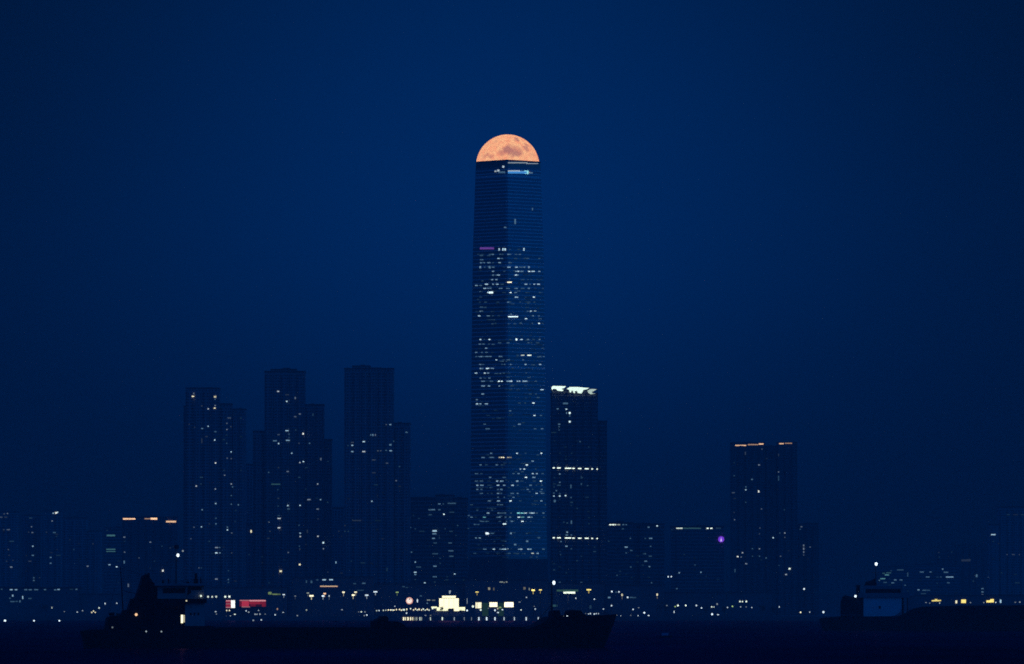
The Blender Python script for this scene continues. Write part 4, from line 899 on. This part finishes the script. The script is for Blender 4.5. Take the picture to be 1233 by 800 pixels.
# little boat with a pale blue awning
D_ = 3050.0; p = P(801.5, 768.8, D_); R_ = (p.x, D_, 0)
r = empty('small_boat', R_, 'tiny unlit boat with a pale blue awning on the open water', 'boat')
mb = MB()
rings = []
for (sx, hw, zk, zd) in [(-2.6,.5,.1,.75),(-1.8,.85,-.2,.65),(0,.95,-.25,.6),(1.6,.75,-.2,.7),(2.8,.08,.2,1.0)]:
    rings.append([(p.x+sx,D_-hw,zd),(p.x+sx,D_-hw*.7,zk),(p.x+sx,D_+hw*.7,zk),(p.x+sx,D_+hw,zd)])
mb.loft(rings); mb.build('hull', M['hull'], r, R_)
mb = MB()
mb.prism_y([(p.x-1.9,1.45),(p.x-1.5,1.85),(p.x+.6,2.1),(p.x+1.6,1.9),(p.x+1.6,1.78),(p.x+.6,1.95),(p.x-1.5,1.7)][::-1], D_-.9, D_+.9)
mb.box(p.x-1.7,p.x+1.2,D_-.95,D_-.9,.9,1.8); mb.build('awning', M['tarp'], r, R_)
mb = MB()
for sx in (-1.4,1.2):
    for sy in (-.75,.75): mb.tube((p.x+sx,D_+sy,.5),(p.x+sx,D_+sy,1.8),.04,.04,5)
mb.build('awning_poles', M['steel'], r, R_)

# ------------------------------------------------------------------ ships
def ship_frame(D, x_ref, y_water, yaw):
    k = mpp(D)/math.cos(yaw)
    return (lambda px: (px-x_ref)*k), (lambda py: (y_water-py)*mpp(D))
def hull_loft(mb, secs):
    """secs: (s, half beam at deck, half beam at water, z deck, s offset of deck against keel)"""
    rings = []
    for (s, hd, hw, zd, so) in secs:
        rings.append([(s+so,-hd,zd),(s+so*.55,-(hd*.55+hw*.45),zd*.5),(s,-hw,.0),(s,-hw*.8,-2.2),(s,hw*.8,-2.2),(s,hw,.0),(s+so*.55,(hd*.55+hw*.45),zd*.5),(s+so,hd,zd)])
    mb.loft(rings)
S1D, YAW1 = 2260.0, math.radians(7)
c1 = P(418, 700, S1D).x; WL = CY + F*math.tan(math.atan(CAM_Z/S1D)+PITCH)
sx, sz = ship_frame(S1D, 418, WL, YAW1)
ship = empty('cargo_ship', (c1, S1D, 0), 'long dark cargo ship in front, wheelhouse at its left, raised bow at its right', 'ship', rz=YAW1)
mb = MB()
hull_loft(mb, [(sx(106),6.5,4.5,sz(760),-1.6),(sx(112),9.5,8,sz(758.5),-1.2),(sx(130),11,10.5,sz(758),0),(sx(248),11,11,sz(757.5),0),(sx(420),11,11,sz(757.6),0),(sx(600),11,11,sz(757.2),0),
  (sx(632),11,11,sz(757),0),(sx(645),11,10.5,sz(752.5),0),(sx(657),10.8,10,sz(744),0),(sx(664),10.6,9,sz(742.6),0),(sx(690),9.6,6.5,sz(742),1.0),(sx(712),7.0,3.0,sz(741.4),2.2),(sx(724),3.6,.9,sz(740.4),3.2),(sx(727.5),.5,.12,sz(739.6),4.3)])
mb.build('hull', M['hull'], ship)
mb = MB()
for (x0,x1,yt,hb) in [(258,330,755.4,8),(334,444,755.4,8),(488,560,755.2,8),(566,628,755.0,8)]:
    mb.box(sx(x0),sx(x1),-hb,hb,sz(758),sz(yt))
mb.build('hatch_covers', M['deck'], ship)
mb = MB(); mb.prism_y([(sx(x),sz(y)) for x,y in [(447.5,759),(447.5,749),(452,746.6),(456.5,744.3),(458,742.4),(463.5,742),(465,744),(465.4,748.3),(477,748.8),(483,751.2),(486.5,755.5),(487.5,759)]][::-1], -6, 5)
mb.build('deck_house', M['deck'], ship)
mb = MB(); mb.prism_y([(sx(x),sz(y)) for x,y in [(547,759),(549,754.8),(555,754.6),(557,759)]][::-1], -3, 3); mb.build('deck_winch', M['deck'], ship)
# forecastle
mb = MB(); mb.prism_y([(sx(x),sz(y)) for x,y in [(662,745),(663,736.6),(666,735.2),(671.5,735.2),(673,741),(681.5,741),(682.5,736.2),(686,734.8),(697,735.2),(700.5,739.6),(704,741),(704,745)]][::-1], -5, 5)
mb.build('windlass_house', M['deck'], ship)
mb = MB(); mb.tube((sx(664.5),0,sz(743)),(sx(664.5),0,sz(703)),.42,.2,8); mb.tube((sx(664.5),0,sz(728)),(sx(645),0,sz(750)),.12,.12,5); mb.tube((sx(661.5),0,sz(716)),(sx(667.5),0,sz(716)),.12,.12,5)
fm = mb.build('foremast', M['dsteel'], ship)
mb = MB(); mb.ball((sx(666.8),-.4,sz(701.9)),.48,8,6,1.4); mb.build('mast_light', lit(1.05,5), fm)
mb = MB()
for k in range(12):
    mb.tube((sx(706+k*2.3),-7.2+k*.4,sz(742)),(sx(706+k*2.3),-7.2+k*.4,sz(738.6)),.05,.05,4)
mb.tube((sx(706),-7.2,sz(738.6)),(sx(731),-2.8,sz(738.2)),.05,.05,4); mb.build('bow_rail', M['dsteel'], ship)
for (x,y,b_,w_) in [(678.3,742.6,.9,.50),(674,742.6,.35,.32),(704.5,739.6,.7,.30),(706.8,739.2,.7,.42),(711.6,739.6,.75,.40),(714,739.2,.7,.34),(716.8,739.2,.65,.3),(701,739,.3,.3)]:
    mb = MB(); mb.ball((sx(x),-9.9+(x-674)*.04,sz(y)),w_*.62,8,6); mb.build('deck_light', lit(b_,5), ship)
# after superstructure
mb = MB(); mb.prism_y([(sx(x),sz(y)) for x,y in [(128,759),(131,744),(136,741.4),(147,741.5),(150,735.5),(156,734),(159,724),(165,719.5),(170,706),(173,694.5),(177.5,691.6),(181.5,696),(186,703),(190,712),(193,724),(194,759)]][::-1], -3.2, 5.5)
mb.build('funnel_casing', M['hull'], ship)
mb = MB(); mb.box(sx(186),sx(223),-6.6,7,sz(759),sz(724.6)); mb.box(sx(188),sx(247.5),-8.6,8.6,sz(726.6),sz(721.4)); mb.box(sx(150),sx(256),-8,8,sz(759),sz(754)); mb.build('lower_deckhouse', M['hull'], ship)
mb = MB(); mb.box(sx(222.2),sx(245.4),-7.2,7.2,sz(753.9),sz(726.7)); ld = mb.build('accommodation_block', M['white1'], ship)
mb = MB()
for x in (229,233.5,238): mb.box(sx(x)-.28,sx(x)+.28,-7.32,-7.2,sz(741),sz(738))
mb.build('portholes', M['dglass'], ld)
mb = MB(); mb.box(sx(190),sx(245),-6.0,6.5,sz(721.3),sz(705.8)); wh = mb.build('wheelhouse', M['white1'], ship)
mb = MB(); mb.prism_y([(sx(x),sz(y)) for x,y in [(196,714.6),(196,708.6),(222.6,708.6),(222.6,714.6)]][::-1], -6.12,-6.0)
mb.prism_y([(sx(x),sz(y)) for x,y in [(225,717.5),(225,707),(229.5,707),(229.5,714.5)]][::-1], -6.12,-6.0)
mb.prism_y([(sx(x),sz(y)) for x,y in [(230,711),(230,707),(242,707),(242,711)]][::-1], -6.12,-6.0)
mb.build('wheelhouse_window', M['dglass'], wh)
mb = MB(); mb.box(sx(186.5),sx(247.5),-8.6,8.6,sz(705.7),sz(703)); mb.build('bridge_roof', M['greywhite'], ship)
mb = MB()
for x in (224,246): mb.tube((sx(x),-8.2,sz(721.4)),(sx(x),-8.2,sz(705.7)),.12,.12,6)
mb.build('bridge_wing_posts', M['greywhite'], ship)
mb = MB()
mb.box(sx(234.6),sx(239.6),-1.2,1.2,sz(703),sz(697.5)); mb.box(sx(235.6),sx(238.4),-.8,.8,sz(697.5),sz(690.8)); mb.build('radar_housing', M['hull'], ship)
mb = MB(); mb.tube((sx(213.4),0,sz(703)),(sx(213.4),0,sz(659)),.26,.10,8); mb.tube((sx(209.5),0,sz(676)),(sx(217.5),0,sz(676)),.09,.09,5); mb.box(sx(211.2),sx(216.4),-.4,.4,sz(661.6),sz(656.8)); mm_ = mb.build('main_mast', M['dsteel'], ship)
mb = MB(); mb.ball((sx(215.4),-.5,sz(669.2)),.46,8,6,1.2); mb.build('mast_light', lit(1.1,5), mm_)
mb = MB(); mb.ball((sx(221.2),-.5,sz(664)),.32,8,6); mb.build('mast_light', lit(.45,5), mm_)
for (x,y,b_,wm_,w_,yy) in [(165,740.3,.85,3,.62,-3.7),(175,760.3,.55,5,.36,-11.2),(193,760.5,.5,5,.36,-11.2),(223.3,723.8,.72,1,.34,-8.9),(241.3,718.0,.95,6,.40,-6.4),(135,755.5,.35,5,.4,-11.2)]:
    mb = MB(); mb.ball((sx(x),yy,sz(y)),w_*.75,8,6); mb.build('deck_light', lit(b_,wm_), ship)
mb = MB(); mb.box(sx(217.4),sx(219.9),-6.75,-6.62,sz(750.4),sz(740.6)); mb.build('lit_doorway', lit(1.0,1), ship)
mb = MB(); mb.box(sx(220.3),sx(221.9),-6.75,-6.62,sz(749.6),sz(740.8)); mb.build('lit_doorway', lit(.6,1), ship)
mb = MB(); mb.tube((sx(150),-2,sz(741)),(sx(146.5),-2,sz(683)),.22,.12,6); mb.tube((sx(150),-2,sz(712)),(sx(168),-2,sz(716)),.1,.1,5); mb.build('stern_derrick', M['hull'], ship)
def rail(pts, h=1.05, nm='deck_rail', parent=ship, y_=-10.6):
    mb = MB()
    for (xa, ya), (xb, yb) in zip(pts, pts[1:]):
        A, B = Vector((sx(xa), y_, sz(ya))), Vector((sx(xb), y_, sz(yb)))
        for f_ in (.5, 1.0): mb.tube(A+Vector((0,0,h*f_)), B+Vector((0,0,h*f_)), .045, .045, 4)
        n_ = max(1, int((B-A).length/1.8))
        for k in range(n_+1):
            q = A.lerp(B, k/n_); mb.tube(q, q+Vector((0,0,h)), .045, .045, 4)
    mb.build(nm, M['dsteel'], parent)
rail([(108,760),(130,758.3)]); rail([(258,757.4),(440,757.6)]); rail([(490,757.6),(632,757.2)])
rail([(188.5,703),(247,703)], 1.0, 'roof_rail', y_=-8.4); rail([(224,721.3),(247,721.3)], .9, 'bridge_rail', y_=-8.5)
mb = MB()
for (x0, x1, y0, y1, ya, yb) in [(133,139,741.2,737.8,-4,-2),(141.5,145,741.2,739,-5,-3),(158,160.5,727,721.5,-3.4,-1.5),(179.5,182,699,690.4,0,1.2),(196,198.2,703,699.6,-3,-2),(204,205.2,703,697.4,1,1.6),(225,228,703,700.6,-4,-2.5),(243,244,703,695.5,2,2.5)]:
    mb.box(sx(x0), sx(x1), ya, yb, sz(y0), sz(y1))
mb.build('deck_fittings', M['hull'], ship)
mb = MB()
for (xa,ya,xb,yb) in [(213.4,662,186,704),(213.4,662,246,704),(146.6,684,131,744),(146.6,684,176,694),(664.5,705,690,735),(664.5,705,731,738.6)]:
    mb.tube((sx(xa),0,sz(ya)),(sx(xb),0,sz(yb)),.04,.04,4)
mb.build('rigging', M['dsteel'], ship)
mb = MB()
rings = []
for (u, r_) in [(-3.4,.1),(-2.8,.75),(-1,1.05),(1,1.05),(2.8,.75),(3.4,.1)]:
    rings.append([(sx(206)+u, -8.2+r_*math.cos(t), sz(729)+r_*.9*math.sin(t)) for t in [2*math.pi*i/8 for i in range(8)]])
mb.loft(rings); mb.build('lifeboat', M['rust'], ship, smooth=True)

S2D, YAW2 = 3960.0, math.radians(-6)
WL2 = CY + F*math.tan(math.atan(CAM_Z/S2D)+PITCH)
c2 = P(1130, 700, S2D).x
sx, sz = ship_frame(S2D, 1130, WL2, YAW2)
ship2 = empty('barge', (c2, S2D, 0), 'dark barge cut off by the right edge, pale deckhouse at its left end', 'ship', rz=YAW2)
mb = MB()
hull_loft(mb, [(sx(991.5),5,3.5,sz(745.4),-1.8),(sx(994),9,8,sz(744.4),-1.6),(sx(1010),11,11,sz(742.6),0),(sx(1080),11,11,sz(742.2),0),(sx(1088),11,11,sz(740),0),(sx(1101),11,11,sz(733),0),(sx(1112),11,11,sz(730.8),0),(sx(1150),11,11,sz(729.6),0),(sx(1230),11,11,sz(729),0),(sx(1320),10,10,sz(731),0),(sx(1350),3,2,sz(729),4)])
mb.build('hull', M['hull'], ship2)
mb = MB(); mb.prism_y([(sx(x),sz(y)) for x,y in [(1013.5,744),(1013.5,725),(1015.5,719.4),(1018.5,717.2),(1024,718.6),(1030,719.4),(1041,719.6),(1041,744)]][::-1],-6.8,7); mb.build('engine_casing', M['hull'], ship2)
mb = MB(); mb.prism_y([(sx(x),sz(y)) for x,y in [(1041.1,742.4),(1041.1,720),(1086.6,720),(1086.6,733.5),(1083.5,738.5),(1078.5,741.6),(1072,742.4)]][::-1],-7.6,7.6); db = mb.build('deckhouse', M['white'], ship2)
mb = MB()
mb.box(sx(1059.4),sx(1061.8),-7.72,-7.6,sz(733),sz(730)); mb.build('portholes', M['dglass'], db)
mb = MB(); mb.box(sx(1035),sx(1096),-8.6,8.6,sz(719.9),sz(714.4)); mb.prism_y([(sx(1096),sz(719.2)),(sx(1096),sz(716.2)),(sx(1104),sz(717.6))],-8.4,8.4); mb.build('bridge_deck', M['greywhite'], ship2)
mb = MB(); mb.box(sx(1043.5),sx(1085.5),-6.6,6.6,sz(714.3),sz(709.6)); mb.build('window_band', M['dglass'], ship2)
mb = MB(); mb.box(sx(1041),sx(1088),-7.6,7.6,sz(709.5),sz(705.4)); mb.build('roof', M['greywhite'], ship2)
mb = MB(); mb.prism_y([(sx(x),sz(y)) for x,y in [(1041.6,705.4),(1043,701),(1049,699.6),(1054.5,696.5),(1056,705.4)]][::-1],-3,3); mb.build('funnel', M['hull'], ship2)
mb = MB(); mb.box(sx(1031.5),sx(1036),-1.6,1.6,sz(719.4),sz(704.6)); mb.build('vent', M['hull'], ship2)
mb = MB(); mb.tube((sx(1055),0,sz(705.4)),(sx(1055),0,sz(677.5)),.4,.16,8); mb.tube((sx(1051),0,sz(690)),(sx(1059),0,sz(690)),.15,.15,5); m2_ = mb.build('mast', M['dsteel'], ship2)
mb = MB(); mb.ball((sx(1055.6),-.6,sz(679.4)),.82,8,6,1.15); mb.build('mast_light', lit(1.1,5), m2_)
mb = MB(); mb.ball((sx(1031.5),-7.5,sz(718.2)),.72,8,6); mb.build('deck_light', lit(1.0,5), ship2)
mb = MB(); mb.tube((sx(1088),-7.4,sz(740)),(sx(1088),-7.4,sz(719.9)),.55,.55,6); mb.tube((sx(1092),7,sz(738)),(sx(1092),7,sz(719.9)),.3,.3,6); mb.build('bridge_pillars', M['hull'], ship2)
mb = MB(); mb.tube((sx(992.4),0,sz(745)),(sx(992.4),0,sz(738)),.16,.1,6); st = mb.build('stern_light_pole', M['dsteel'], ship2)
mb = MB(); mb.ball((sx(992.2),-.2,sz(737.3)),.62,8,6); mb.build('stern_light', lit(.85,5), st)
mb = MB()
for x in range(1002,1040,5): mb.tube((sx(x),-10,sz(743)),(sx(x),-10,sz(740.6)),.08,.08,4)
mb.tube((sx(1002),-10,sz(740.6)),(sx(1037),-10,sz(740.6)),.08,.08,4); mb.build('stern_rail', M['greywhite'], ship2)
